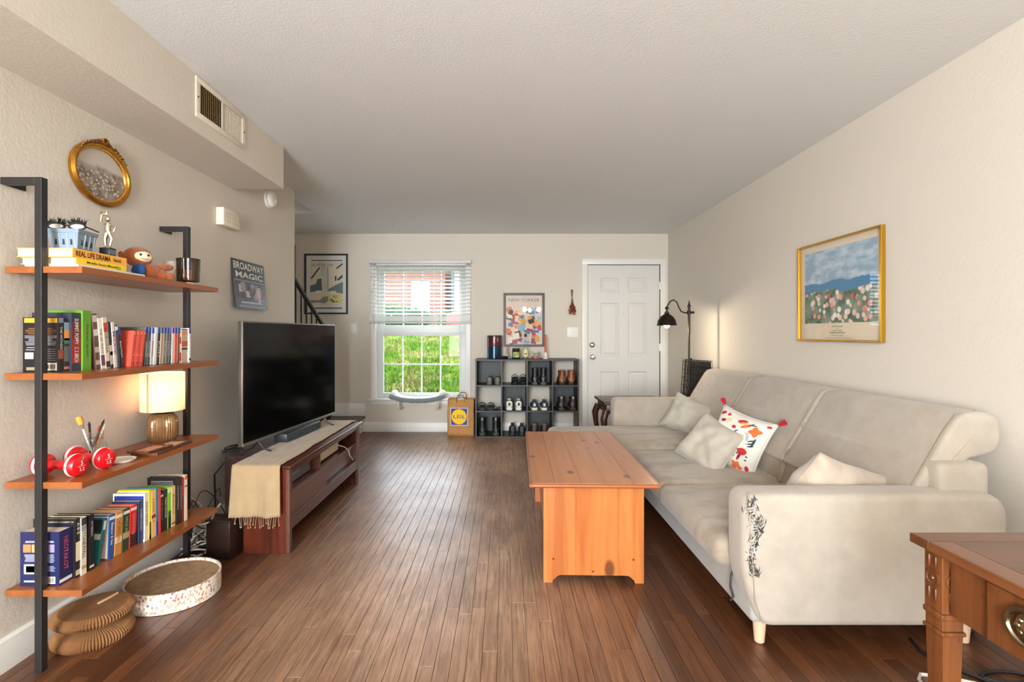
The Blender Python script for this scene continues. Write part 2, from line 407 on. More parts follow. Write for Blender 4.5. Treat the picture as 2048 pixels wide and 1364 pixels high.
rail = thing('stair_railing', 'black metal stair handrail with thin balusters rising behind the shelf wall', 'railing', (-1.84, 5.3, .193))
def rz_(y): return 1.303 + (5.17 - y) * .55
part(rail, 'handrail', MB().tube([(0, 5.39 - 5.3, rz_(5.39) - .193), (0, 3.6 - 5.3, rz_(3.6) - .193)], .021, 8), M_IRON)
part(rail, 'newel', MB().box(-.02, .02, .06, .10, 0, rz_(5.39) - .193 + .02, .003), M_IRON)
bal = mesh('baluster', MB().cyl((0, 0, -.9), (0, 0, 0), .008, n=6), M_IRON)
for i in range(9):
    y = 5.26 - .125 * i; part(rail, 'baluster', bal, None, loc=(0, y - 5.3, rz_(y) - .2))

# window on the back wall
win = thing('window_1', None, None); win['kind'] = 'structure'; win['label'] = 'white double hung window with small panes above grass bank'
CY = YB - .02
part(win, 'casing', MB().box(WX0 - .03, WX0 + .035, CY, YB + .02, WZ0, WZ1 + .04, .004), M_TRIM)
part(win, 'casing', MB().box(WX1 - .035, WX1 + .03, CY, YB + .02, WZ0, WZ1 + .04, .004), M_TRIM)
part(win, 'casing', MB().box(WX0 - .03, WX1 + .03, CY, YB + .02, WZ1 - .02, WZ1 + .045, .004), M_TRIM)
part(win, 'sill', MB().box(WX0 - .06, WX1 + .06, YB - .06, YB + .1, .385, .408, .006), M_TRIM)
part(win, 'apron', MB().box(WX0 - .04, WX1 + .04, YB - .016, YB, .335, .385, .004), M_TRIM)
part(win, 'jamb', MB().box(WX0, WX0 + .03, YB, YB + .13, WZ0, WZ1).box(WX1 - .03, WX1, YB, YB + .13, WZ0, WZ1).box(WX0, WX1, YB, YB + .13, WZ1 - .03, WZ1).box(WX0, WX1, YB + .02, YB + .13, WZ0 - .02, WZ0 + .012), M_TRIM)
M_PANE = glass('window_glass', (1, 1, 1), .0, refl=.008)
def sash(nm, z0, z1, y, bot, top):
    x0, x1 = WX0 + .03, WX1 - .03; fr = .085
    o = part(win, nm, MB().box(x0, x0 + fr, y, y + .035, z0, z1, .003).box(x1 - fr, x1, y, y + .035, z0, z1, .003).box(x0 + fr, x1 - fr, y, y + .035, z0, z0 + bot, .003).box(x0 + fr, x1 - fr, y, y + .035, z1 - top, z1, .003), P((206, 208, 206), .4))
    gx0, gx1, gz0, gz1 = x0 + fr, x1 - fr, z0 + bot, z1 - top; mt = MB()
    for i in range(1, 4): x = gx0 + (gx1 - gx0) * i / 4; mt.box(x - .007, x + .007, y + .004, y + .03, gz0, gz1)
    zm = (gz0 + gz1) / 2; mt.box(gx0, gx1, y + .005, y + .029, zm - .007, zm + .007)
    part(o, 'muntin_grid', mt, M_TRIM)
    for i in range(4):
        for j in range(2):
            a = gx0 + (gx1 - gx0) * i / 4; b = gx0 + (gx1 - gx0) * (i + 1) / 4; c = gz0 + (gz1 - gz0) * j / 2; d = gz0 + (gz1 - gz0) * (j + 1) / 2
            part(o, 'pane', MB().add([(a, y + .017, c), (b, y + .017, c), (b, y + .017, d), (a, y + .017, d)], [(0, 1, 2, 3)]), M_PANE, 0)
sash('lower_sash', .42, 1.215, YB + .03, .055, .035)
sash('upper_sash', 1.19, 2.045, YB + .07, .125, .06)
# blind
bl = thing('window_blind', 'white slatted window blind pulled halfway up', 'blind', (-1.03, YB - .05, 2.1))
M_SLAT = P((244, 244, 242), .4)
BX = .625; part(bl, 'headrail', MB().box(-BX, BX, -.03, .03, -.035, .012, .004), P((205, 204, 200), .4))
sl = mesh('slat', MB().box(-BX + .01, BX - .01, -.024, .024, -.0016, .0016).box(-BX + .01, BX - .01, -.024, .024, -.0016, .0016), M_SLAT, 0)
zz = -.06
for i in range(14):
    part(bl, 'slat', sl, None, loc=(0, 0, zz), rot=(.46, 0, 0)); zz -= .0455
zz += .02
for i in range(12):
    part(bl, 'slat', sl, None, loc=(0, 0, zz)); zz -= .0055
part(bl, 'bottom_rail', MB().box(-BX, BX, -.026, .026, zz - .026, zz - .002, .004), P((198, 196, 190), .4))
lc = MB()
for x in (-.5, -.17, .17, .5):
    lc.cyl((x, -.027, -.04), (x, -.027, zz), .0012, n=5).cyl((x, .027, -.04), (x, .027, zz), .0012, n=5)
part(bl, 'ladder_cord', lc, M_SLAT)
part(bl, 'tilt_wand', MB().cyl((-.57, -.045, -.02), (-.57, -.045, -.86), .004, n=6), P((225, 228, 228), .2))

# front door
door = thing('door_1', None, None); door['kind'] = 'structure'; door['label'] = 'white six panel front door with brass peephole and knob'
part(door, 'casing', MB().box(DX0 - .065, DX0 + .004, YB - .018, YB + .02, 0, DZ + .004, .004), M_TRIM)
part(door, 'casing', MB().box(DX1 - .004, DX1 + .068, YB - .018, YB + .02, 0, DZ + .004, .004), M_TRIM)
part(door, 'casing', MB().box(DX0 - .065, DX1 + .068, YB - .018, YB + .02, DZ - .004, DZ + .066, .004), M_TRIM)
part(door, 'jamb', MB().box(DX0, DX0 + .008, YB, YB + .13, 0, DZ).box(DX1 - .008, DX1, YB, YB + .13, 0, DZ).box(DX0, DX1, YB, YB + .13, DZ - .008, DZ), P((60, 55, 50), .6))
part(door, 'threshold', MB().box(DX0, DX1, YB - .03, YB + .1, 0, .022, .004), P((120, 84, 52), .5))
def panel(a, b, c, d):
    y = YB + .012; mb = MB()
    def ring(i, dy): return [(a + i, y + dy, c + i), (b - i, y + dy, c + i), (b - i, y + dy, d - i), (a + i, y + dy, d - i)]
    R_ = [ring(0, 0), ring(.012, .011), ring(.024, .011), ring(.042, .003)]
    vs = sum(R_, []); fs = []
    for k in range(3):
        for i in range(4): fs.append((k * 4 + i, k * 4 + (i + 1) % 4, k * 4 + 4 + (i + 1) % 4, k * 4 + 4 + i))
    fs.append((12, 13, 14, 15)); return mb.add(vs, fs)
dw = DX1 - DX0 - .02; dx = DX0 + .01
cols = [(dx + .16, dx + .385), (dx + dw - .385, dx + dw - .155)]
rows = [(.26, .74), (.93, 1.59), (1.72, 1.90)]
sb = MB(); y0, y1 = YB + .012, YB + .055
sb.box(dx, cols[0][0], y0, y1, .024, DZ - .01).box(cols[0][1], cols[1][0], y0, y1, .024, DZ - .01).box(cols[1][1], dx + dw, y0, y1, .024, DZ - .01)
for c in cols:
    zs = [.024, .26, .74, .93, 1.59, 1.72, 1.90, DZ - .01]
    for k in range(0, 8, 2): sb.box(c[0], c[1], y0, y1, zs[k], zs[k + 1])
slab = part(door, 'door_slab', sb, M_DOOR, 0)
for c in cols:
    for r in rows: part(slab, 'panel', panel(c[0], c[1], r[0], r[1]), M_DOOR, 0)
M_NICK = P((186, 178, 164), .28, 1)
kx = dx + .055
part(slab, 'deadbolt', MB().lathe([(.033, 0), (.033, .006), (.026, .014), (.014, .016), (.012, .022), (0, .022)], 20, M=facing((kx, y0, 1.07), (0, -1, 0))), M_NICK)
part(slab, 'knob', MB().lathe([(.032, 0), (.03, .008), (.013, .014), (.012, .03), (.027, .042), (.031, .056), (.022, .068), (0, .07)], 20, M=facing((kx, y0, .92), (0, -1, 0))), M_NICK)
part(slab, 'peephole', MB().lathe([(.011, 0), (.009, .005), (.004, .006), (0, .005)], 12, M=facing((dx + dw / 2, y0, 1.45), (0, -1, 0))), M_NICK)
for z in (1.8, 1.04, .3): part(slab, 'hinge', MB().cyl((DX1 - .006, y0 - .006, z - .045), (DX1 - .006, y0 - .006, z + .045), .007, n=8), M_NICK)

# air vent in the soffit
vt = thing('air_vent', 'cream metal air vent in the soffit, half of it open', 'vent', (-1.461, 2.647, 2.335), rot=(0, 0, 0))
VM = facing((0, 0, 0), (1, 0, 0))                       # local x = +Y, local y = up, local z = out of the soffit
M_VENT = P((222, 212, 196), .5)
part(vt, 'frame', MB(VM).box(-.23, .23, -.098, -.07, 0, .006, .002).box(-.23, .23, .07, .095, 0, .006, .002).box(-.23, -.195, -.07, .07, 0, .006, .002).box(.195, .23, -.07, .07, 0, .006, .002).box(-.008, .008, -.07, .07, 0, .005), M_VENT)
part(vt, 'duct', MB(VM).box(-.195, .195, -.07, .07, .0004, .0012), P((34, 25, 14), .8))
for i in range(24):
    x = -.187 + i * .0162
    if abs(x) < .01: continue
    op = x < 0
    part(vt, 'louver', MB(VM).box(-.0028 if op else -.0075, .0028 if op else .0075, -.068, .068, -.0006, .0006, M=TR((x, 0, .0026), (0, .5 if op else .12, 0))), P((150, 122, 76), .5, .3) if op else M_VENT)
for sx_ in (-.215, .215): part(vt, 'screw', MB(VM).lathe([(.005, .006), (.004, .009), (0, .009)], 8, (sx_, 0, 0)), P((70, 50, 34), .5, .5))
# wall plates
def plate(label, x, z, w_, h_, y, kind):
    o = thing('light_switch' if kind != 'outlet' else 'wall_outlet', label, 'light switch' if kind != 'outlet' else 'outlet', (x, y, z))
    part(o, 'plate', MB().box(-w_ / 2, w_ / 2, -.006, 0, -h_ / 2, h_ / 2, .002), M_TRIM)
    if kind == 'double':
        for d in (-.023, .023): part(o, 'toggle', MB().box(d - .005, d + .005, -.018, -.005, -.01, .008, .002), P((238, 236, 230), .3))
    else:
        for d in (-.02, .02): part(o, 'rocker', MB().box(-.014, .014, -.009, -.005, d - .014, d + .014, .002), P((240, 239, 235), .3))
    return o
plate('white double light switch beside the front door', .84, 1.225, .135, .125, YB, 'double')
plate('narrow white wall switch between the framed poster and the window', -1.86, 1.275, .075, .125, YB, 'single')
oo = plate('white outlet plate on the wall low behind the round cat scratcher', 0, 0, .075, .12, 0, 'outlet'); oo.location = (XL, 2.33, .30); oo.rotation_euler = (0, 0, PI / 2)
oo = plate('white outlet under the bottom shelf near the cables', 0, 0, .115, .075, 0, 'outlet'); oo.location = (XL, 2.47, .19); oo.rotation_euler = (0, 0, PI / 2)
# smoke detector and grille box
sd = thing('smoke_detector', 'round white smoke detector high on the shelf wall', 'smoke detector', (XL, 3.9, 2.235))
SM = facing((0, 0, 0), (1, 0, 0))
part(sd, 'base', MB(SM).lathe([(.068, 0), (.068, .012), (.062, .016)], 28), M_TRIM)
part(sd, 'cover', MB(SM).lathe([(.064, .02), (.064, .03), (.052, .045), (.03, .05), (0, .05)], 28), P((232, 229, 221), .4))
part(sd, 'gap_ring', MB(SM).lathe([(.058, .015), (.058, .021)], 28), P((60, 55, 48), .7))
part(sd, 'test_button', MB(SM).lathe([(.012, .049), (.011, .054), (0, .055)], 12, (.022, -.015, 0)), M_TRIM)
gb = thing('wall_chime', 'cream box with grille slots high on the shelf wall', 'door chime', (XL, 3.29, 1.945))
part(gb, 'housing', MB(SM).box(-.1, .1, -.055, .055, 0, .05, .005), P((226, 216, 198), .45))
for i in range(7):
    for j in range(3): part(gb, 'slot', MB(SM).box(-.075 + i * .025 - .003, -.075 + i * .025 + .003, -.034 + j * .026, -.016 + j * .026, .05, .0512), P((168, 156, 136), .7), 0)
# ================================================================== OUTSIDE THE WINDOW
def grassmat(name, a, b, c_):
    t = NT(name); co = t.coord(kind='World')
    f = t.noise(co, 3.2, 6, .7); f2 = t.noise(co, .9, 3)
    c = t.ramp(f, [(.3, rgb(a)), (.5, rgb(b)), (.72, rgb(c_))])
    c = t.mix(t.ramp(f2, [(.45, (0, 0, 0)), (.62, (.55,) * 3)]), c, rgb((128, 104, 74)))
    t.set(Base_Color=c, Roughness=.9); t.b.inputs['Specular IOR Level'].default_value = .1; return t.m
def bank(x, y):
    p = [(6.45, -.15), (7.4, .02), (9, .36), (11.5, .80), (14, 1.08), (15.5, 1.13), (80, 1.3)]
    for (a, za), (b, zb) in zip(p, p[1:]):
        if a <= y <= b: z = za + (zb - za) * (y - a) / (b - a); break
    return z + (.10 * noise.noise((x * .9, y * .9, 0)) + .05 * noise.noise((x * 3, y * 3, 2))) * min(1, max(0, (y - 6.8) / 1.5)) * (1 if y < 15 else .1)
g = MB().grid(lambda u, v: ((u - .62) * 46, 6.46 + v ** 2.2 * 60, bank((u - .62) * 46, 6.46 + v ** 2.2 * 60)), 150, 110)
bk = struct('ground', g, grassmat('grass', (30, 54, 12), (58, 88, 20), (96, 114, 42)), 180, label='sunlit grassy bank outside the window')
gl_ = MB(); rg = random.Random(5)
for i in range(9000):
    y = 6.7 + rg.random() ** 1.3 * 8; x = -1.03 * y / 6.32 + (rg.random() - .5) * (1.6 + (y - 6.3) * .42); z = bank(x, y) - .01
    h = (.05 + .07 * rg.random()); a = rg.random() * 6.28; wd = .012 + .01 * rg.random(); l = (rg.random() - .5) * .09
    dx_, dy_ = math.cos(a) * wd, math.sin(a) * wd
    gl_.add([(x - dx_, y - dy_, z), (x + dx_, y + dy_, z), (x + dx_ * .6 + l * .5, y + dy_ * .6, z + h * .7), (x + l, y + l * .3, z + h)], [(0, 1, 2), (0, 2, 3)])
tag(part(bk, 'grass_blades', gl_, grassmat('blade', (40, 70, 15), (70, 102, 24), (112, 128, 50)), 0), 'short sunlit grass blades on the bank', kind='stuff')
struct('pavement', MB().box(-24, 12, 16.2, 21.5, 1.05, 1.17), P((150, 148, 144), .9, var=.1), label='pale street beyond the bank')
# brick house
def brickmat():
    t = NT('brick'); b = t.n('TexBrick'); b.inputs['Color1'].default_value = rgb((128, 66, 50)); b.inputs['Color2'].default_value = rgb((104, 50, 40)); b.inputs['Mortar'].default_value = rgb((150, 136, 122))
    b.inputs['Scale'].default_value = 3.3; b.inputs['Mortar Size'].default_value = .03; b.inputs['Row Height'].default_value = .28
    s = t.n('SeparateXYZ'); c = t.n('CombineXYZ'); t.l(t.n('NewGeometry').outputs['Position'], s.inputs[0]); t.l(s.outputs[0], c.inputs[0]); t.l(s.outputs[2], c.inputs[1])
    t.l(c.outputs[0], b.inputs['Vector']); t.set(Base_Color=b.outputs[0], Roughness=.9); return t.m
hs = thing('brick_house', 'red brick house with white door across the street', 'house', (-6.6, 31, 1.15))
M_WHT = P((140, 140, 142), .6)
part(hs, 'wall', MB().box(-6, 3.0, 0, 6, 0, 4.6), brickmat(), 0)
part(hs, 'roof', MB().prism([(-6.5, 4.6), (3.5, 4.6), (-1.5, 7.2)], -.5, 6.5, 'y'), P((98, 88, 80), .9), 0)
part(hs, 'fascia', MB().box(-6.5, 3.5, -.5, -.3, 4.35, 4.62), M_WHT)
dr = part(hs, 'door', MB().box(.95, 2.1, -.06, 0, .2, 3.3, .02), M_WHT); part(dr, 'step', MB().box(.2, 1.6, -.8, 0, 0, .2), P((170, 166, 158), .9))
for wx in (-3.6, -1.6):
    wn = part(hs, 'window', MB().box(wx - .55, wx + .55, -.05, 0, 1.3, 3.2, .02), M_WHT)
    for i in range(2):
        for j in range(2): part(wn, 'pane', MB().box(wx - .48 + .5 * i, wx - .02 + .5 * i, -.056, -.05, 1.38 + .92 * j, 2.2 + .92 * j), P((60, 74, 84), .1))
    for s_ in (-.75, .75): part(hs, 'shutter', MB().box(wx + s_ - .18, wx + s_ + .18, -.05, 0, 1.3, 3.2, .02), P((58, 84, 96), .6))
hs2 = thing('white_house', 'white sided house beside the brick house across the street', 'house', (-.9, 30, 1.15))
part(hs2, 'wall', MB().box(-2.0, 5, 0, 5, 0, 4.4), P((205, 208, 210), .7), 0)
part(hs2, 'roof', MB().prism([(-2.05, 4.4), (5.5, 4.4), (1.5, 6.8)], -.5, 5.5, 'y'), P((120, 118, 116), .9), 0)
for k in range(14): part(hs2, 'siding_board', MB().box(-2.0, 5, -.03, 0, .1 + .3 * k, .37 + .3 * k), P((140, 143, 146), .6), 0)
part(hs2, 'porch_post', MB().box(-1.9, -1.7, -1, -.8, 0, 4.3), M_WHT); part(hs2, 'downspout', MB().box(-2.2, -2.05, -.1, 0, 0, 4.3), P((62, 84, 92), .5))
def bush(name, label, c, r, col, seed, n=2600, leaf=.13):
    o = thing(name, label, 'hedge', (c[0], c[1], c[2])); q = random.Random(seed)
    body = MB()
    vs_, fs_ = [], []
    tmp = MB().ell((0, 0, r[2]), (r[0], r[1], r[2]), 40, 16)
    tmp.v = [tuple(Vector(p) * (1 + .12 * noise.noise(Vector(p) * 2.2))) for p in tmp.v]; tmp.v = [(p[0], p[1], max(p[2], -.02)) for p in tmp.v]
    part(o, 'foliage_core', tmp, P((34, 60, 34), .9), 180)
    lv = MB()
    for i in range(n):
        a = q.random() * 6.283; z = q.random() * 2 - .85; s = math.sqrt(max(0, 1 - z * z)) if abs(z) < 1 else 0
        p = Vector((r[0] * s * math.cos(a), r[1] * s * math.sin(a), r[2] + r[2] * z)) * (1 + .1 * (q.random() - .3))
        if p.z < 0: continue
        M = TR(p, (q.random() * 6, q.random() * 6, q.random() * 6), (leaf,) * 3)
        lv.add([(-.5, 0, 0), (0, -.3, .05), (.5, 0, 0), (0, .3, .05)], [(0, 1, 2, 3)], M)
    part(o, 'leaves', lv, P(col, .7, var=.35, vs=3), 0, kind='stuff'); return o
bush('hedge', 'long dark green clipped hedge before the brick house', (-6.6, 25, 1.15), (3.0, .9, .74), (62, 104, 66), 1)
bush('hedge', 'small rounded shrub beside the white house', (-2.6, 26, 1.15), (.8, .7, .6), (76, 118, 62), 2, 900)
def car(label, loc, rz, col):
    o = thing('car', label, 'car', loc, rz)
    body = rpoly([(-2.2, .28), (-2.22, .75), (-1.95, .9), (-1.3, .95), (-.75, 1.42), (.7, 1.46), (1.5, .98), (2.1, .9), (2.25, .6), (2.2, .28)], .12, 4)
    m = P(col, .25, coat=.6)
    part(o, 'body', MB().prism(body, -.85, .85, 'y', .12, 3), m)
    for s in (-.86, .852):
        part(o, 'window', MB().prism(rpoly([(-1.1, .96), (-.68, 1.36), (.05, 1.38), (.05, .96)], .05), s, s + .008, 'y'), P((30, 46, 44), .1))
        part(o, 'window', MB().prism(rpoly([(.12, .96), (.12, 1.38), (.66, 1.38), (1.2, .98)], .05), s, s + .008, 'y'), P((30, 46, 44), .1))
    for x in (-1.4, 1.45):
        for s in (-.86, .66):
            wl = part(o, 'wheel', MB().lathe([(.1, 0), (.3, 0), (.33, .04), (.33, .16), (.3, .2), (.1, .2)], 20, M=facing((x, s + .2, .33), (0, -1, 0))), P((24, 24, 24), .8))
            part(wl, 'hubcap', MB().lathe([(0, 0), (.2, 0), (.16, .015), (0, .02)], 16, M=facing((x, s if s < 0 else s + .22, .33), (0, -1, 0))), M_NICK)
    return o
car('red parked car on the street outside', (-.1, 21.0, 1.17), 0, (150, 20, 34))
# ================================================================== SOFA
def fabric(name, c, stain=None, sscale=3, weave=420, amt=.5, stretch=(1, 1, 1)):
    t = NT(name); co = t.coord(); n1 = t.noise(co, weave, 2, .5); n2 = t.noise(co, 9, 4, .6)
    d = tuple(x * .86 for x in rgb(c)[:3]) + (1,)
    col = t.mix(t.ramp(n2, [(.35, (0, 0, 0)), (.7, (1, 1, 1))]), d, rgb(c))
    if stain: col = t.mix(t.ramp(t.noise(t.coord(stretch), sscale, 4, .6, .4), [(.47, (0, 0, 0)), (.66, (amt,) * 3)]), col, rgb(stain))
    t.set(Base_Color=col, Roughness=.95); t.b.inputs['Specular IOR Level'].default_value = .12; t.b.inputs['Sheen Weight'].default_value = .25
    t.bump(n1, .35, .002); return t.m
M_SOFA = fabric('sofa_fabric', (176, 166, 153), (154, 138, 120), 2.2, amt=.35)
M_SEAT = fabric('sofa_seat_fabric', (172, 160, 144), (122, 100, 76), 3.2, amt=.55, stretch=(.8, 1.5, 1))
M_BASE = fabric('sofa_base_fabric', (168, 164, 158))
M_SEAM = P((150, 138, 122), .9)
so = thing('sofa', 'beige fabric corner sofa with chaise, scratched near arm and pale legs', 'sofa', (1.4, 3.25, 0))
def W(mb): mb.M = Matrix.Translation((-1.4, -3.25, 0)); return mb
def wv(amp, k, s): return lambda p: (p.x, p.y, p.z + (amp * noise.noise((p.x * k, p.y * k, s)) if p.z > .3 else 0))
part(so, 'base', W(MB()).cushion(.945, 1.87, 1.96, 4.6, .098, .255, .02), M_BASE)
part(so, 'chaise_base', W(MB()).cushion(.43, 1.2, 3.71, 4.49, .098, .262, .025), M_BASE)
def wr(amp):
    def f(p):
        d = 0
        if p.z > .33:
            t = max(0, min(1, (p.x - 1.0) / .5)); d = amp * t * math.sin(p.y * 70 + 5 * noise.noise((p.x * 4, p.y * 3, 0))) * noise.noise((p.x * 5, p.y * 5, 3)) * 2 + .012 * noise.noise((p.x * 3, p.y * 3, 9))
        return (p.x, p.y, p.z + d)
    return f
part(so, 'seat_cushion', W(MB()).cushion(.862, 1.62, 2.085, 2.885, .25, .372, .05, .022, 4, 22, fn=wr(.007)), M_SEAT)
part(so, 'seat_cushion', W(MB()).cushion(.868, 1.62, 2.895, 3.685, .25, .374, .05, .022, 4, 22, fn=wr(.004)), M_SEAT)
part(so, 'chaise_cushion', W(MB()).cushion(.37, 1.62, 3.695, 4.495, .255, .40, .055, .028, 4, 22, fn=wr(.006)), M_SEAT)
def arm(y0, y1, top, x0, x1):
    return W(MB()).prism(rpoly([(x0 + .07, .096), (x0 + .001, .28), (x0, top), (x1, top), (x1 - .012, .096)], [.05, .08, .06, .10, .05], 7), y0, y1, 'y', .03, 4)
na = part(so, 'armrest', arm(1.935, 2.085, .60, .902, 1.915), M_SOFA, label='scratched fabric armrest')
part(so, 'armrest', arm(4.5, 4.64, .64, .955, 1.90), M_SOFA)
sm = W(MB())
sm.tube([(.975, 1.9345, .115), (.945, 1.9335, .2), (.937, 1.9335, .34), (.925, 1.9338, .5), (.915, 1.938, .57), (.93, 1.945, .605)], .0022, 6)
part(na, 'seam', MB().add([(v[0], v[1], v[2]) for v in sm.v], sm.f), M_SEAM)
part(so, 'back_frame', W(MB()).cushion(1.69, 1.895, 1.99, 4.62, .1, .705, .03), M_SOFA)
pb = rpoly([(1.56, .485), (1.605, .54), (1.775, .82), (1.815, .885), (1.90, .902), (1.98, .88), (1.985, .735), (1.845, .708), (1.72, .49), (1.63, .465)], [.04, .05, .05, .06, .06, .07, .065, .03, .05, .05], 5)
lb = rpoly([(1.545, .34), (1.60, .545), (1.66, .575), (1.76, .56), (1.76, .34)], [.05, .06, .05, .05, .04], 4)
for y0, y1 in ((2.04, 2.90), (2.91, 3.755), (3.765, 4.615)):
    b_ = part(so, 'backrest', W(MB()).prism(pb, y0, y1, 'y', .018, 4), M_SOFA, 60)
    for yy in (y0 + .02, y1 - .02): part(b_, 'seam', W(MB()).tube([(1.592, yy, .525), (1.775, yy, .832), (1.815, yy, .884), (1.895, yy, .9005)], .0015, 5), M_SEAM)
for y0, y1 in ((2.09, 2.885), (2.895, 3.685), (3.695, 4.495)): part(so, 'lumbar_cushion', W(MB()).prism(lb, y0, y1, 'y', .022, 3), M_SEAT, 60)
M_LEG = wood('pale_leg', (222, 190, 160), (204, 168, 138), 'z', .5)
for x, y in ((1.0, 2.01), (1.80, 2.01), (1.80, 4.55), (.55, 4.4), (.55, 3.8), (1.0, 4.56)):
    part(so, 'leg', W(MB()).lathe([(.014, 0), (.019, .005), (.028, .12)], 16, (x, y, 0)), M_LEG)
sc = W(MB()); q = random.Random(8)
for i in range(210):
    z = .29 + .30 * q.random(); cx = .945 + .012 * math.sin(z * 30) + q.gauss(0, .008) * (1.6 if .42 < z < .55 else 1)
    L = .006 + .016 * q.random(); a = q.gauss(1.57, .7); wd = .0009 + .0012 * q.random()
    yy = 1.9336 + (max(0, .94 - cx) ** 2) * 14
    d = Vector((math.cos(a), 0, math.sin(a))); n_ = Vector((-d.z, 0, d.x)); c = Vector((cx, yy, z))
    sc.add([c - d * L - n_ * wd * .3, c - n_ * wd - Vector((0, .002, 0)), c + d * L, c + n_ * wd - Vector((0, .002, 0))], [(0, 1, 2, 3)])
part(na, 'scratch_tears', sc, P((46, 44, 42), .95), 0, label='dark claw tears along the arm seam', kind='stuff')
pb_ = W(MB())
for i in range(70):
    z = .36 + .2 * q.random(); cx = .937 + q.gauss(0, .006); L = .005 + .01 * q.random(); a = q.random() * 3.1; c = Vector((cx, 1.930, z)); d = Vector((math.cos(a), -.3, math.sin(a)))
    pb_.tube([c - d * L, c + Vector((0, -.003, 0)), c + d * L], .0008, 4)
part(na, 'loose_stuffing', pb_, P((214, 208, 198), .95), 0, kind='stuff')
solo('cable', MB().tube([(.945, 2.10, .25), (.925, 2.09, .22), (.92, 2.085, .18), (.93, 2.08, .14), (.918, 2.082, .125)], .0045, 6), P((30, 30, 30), .5), 'short black cord hanging between seat cushion and scratched arm', 'cable')
# throw pillows
def pillow_pt(u, v, w_, h_, t, side, seed, wrk=.006):
    """u, v in -1..1 -> local point, pillow stands in local xz, normal -y"""
    pin = .10
    x = u * w_ / 2 * (1 - pin * (1 - v * v)); z = v * h_ / 2 * (1 - pin * (1 - u * u))
    b = max(0, (1 - u ** 4) * (1 - v ** 4)) ** .55
    d = t / 2 * b + wrk * b * noise.noise((u * 2.3 + seed, v * 2.3, side * 3.0)) * 2
    return Vector((x, -d * side, z))
def pillow(name, label, size, t, M, mat, seed, wrk=.006, n=28):
    o = thing(name, label, 'pillow'); o.matrix_world = M
    mb = MB(); 
    vs = []; fs = []; N = n + 1
    for side in (1, -1):
        for j in range(N):
            for i in range(N): vs.append(pillow_pt(i / n * 2 - 1, j / n * 2 - 1, size[0], size[1], t, side, seed, wrk))
    for s in range(2):
        for j in range(n):
            for i in range(n):
                a = s * N * N + j * N + i; f = (a, a + 1, a + N + 1, a + N); fs.append(f if s == 0 else f[::-1])
    me = MB().add(vs, fs); m = mesh('cover', me, mat, 0, False)
    bm = bmesh.new(); bm.from_mesh(m); bmesh.ops.remove_doubles(bm, verts=bm.verts, dist=1e-5); bmesh.ops.recalc_face_normals(bm, faces=bm.faces); bm.to_mesh(m); bm.free()
    m.polygons.foreach_set('use_smooth', [True] * len(m.polygons))
    part(o, 'cover', m, None)
    rim = [pillow_pt(*p, size[0], size[1], t, 1, seed, 0) for p in [(-1 + 2 * k / 20, -1) for k in range(20)] + [(1, -1 + 2 * k / 20) for k in range(20)] + [(1 - 2 * k / 20, 1) for k in range(20)] + [(-1, 1 - 2 * k / 20) for k in range(20)]]
    part(o, 'piping', MB().tube(rim, .003, 5, True), mat)
    return o
def pose(c, yaw, tilt, roll): return Matrix.Translation(c) @ Euler((0, 0, yaw)).to_matrix().to_4x4() @ Euler((tilt, 0, 0)).to_matrix().to_4x4() @ Euler((0, roll, 0)).to_matrix().to_4x4()
M_PIL = fabric('pillow_fabric', (186, 178, 164), weave=260)
M_PIL4 = fabric('pillow_fabric_pinkish', (192, 178, 162), (160, 140, 120), 6, 260, .5)
pillow('throw_pillow', 'plain grey beige throw pillow in the chaise corner against the armrest', (.36, .31), .14, pose((1.50, 4.17, .525), -.55, -.35, .40), M_PIL, 1, .012)
pillow('throw_pillow', 'large plain grey beige pillow lying against the floral pillow', (.36, .34), .14, pose((1.315, 3.27, .50), -.9, -.6, .38), M_PIL, 5, .012)
fp = pillow('throw_pillow', 'white floral and mushroom print pillow with red corner tassels', (.40, .37), .13, pose((1.465, 3.22, .535), -1.05, -.42, .2), fabric('print_pillow_cloth', (226, 222, 214), weave=300), 9, .004)
def decal(uvs, k=.0016): 
    return [pillow_pt(u, v, .40, .37, .13, 1, 9, .004) + Vector((0, -k, 0)) for u, v in uvs]
def blob(mb, u, v, ru, rv, rot=0, n=14, petals=0):
    pts = []
    for i in range(n):
        a = 2 * PI * i / n; r = 1 + (.25 * math.cos(petals * a) if petals else 0); x, y = ru * r * math.cos(a), rv * r * math.sin(a)
        pts.append((u + x * math.cos(rot) - y * math.sin(rot), v + x * math.sin(rot) + y * math.cos(rot)))
    vs = decal([(u, v)] + pts); mb.add(vs, [(0, 1 + i, 1 + (i + 1) % n) for i in range(n)])
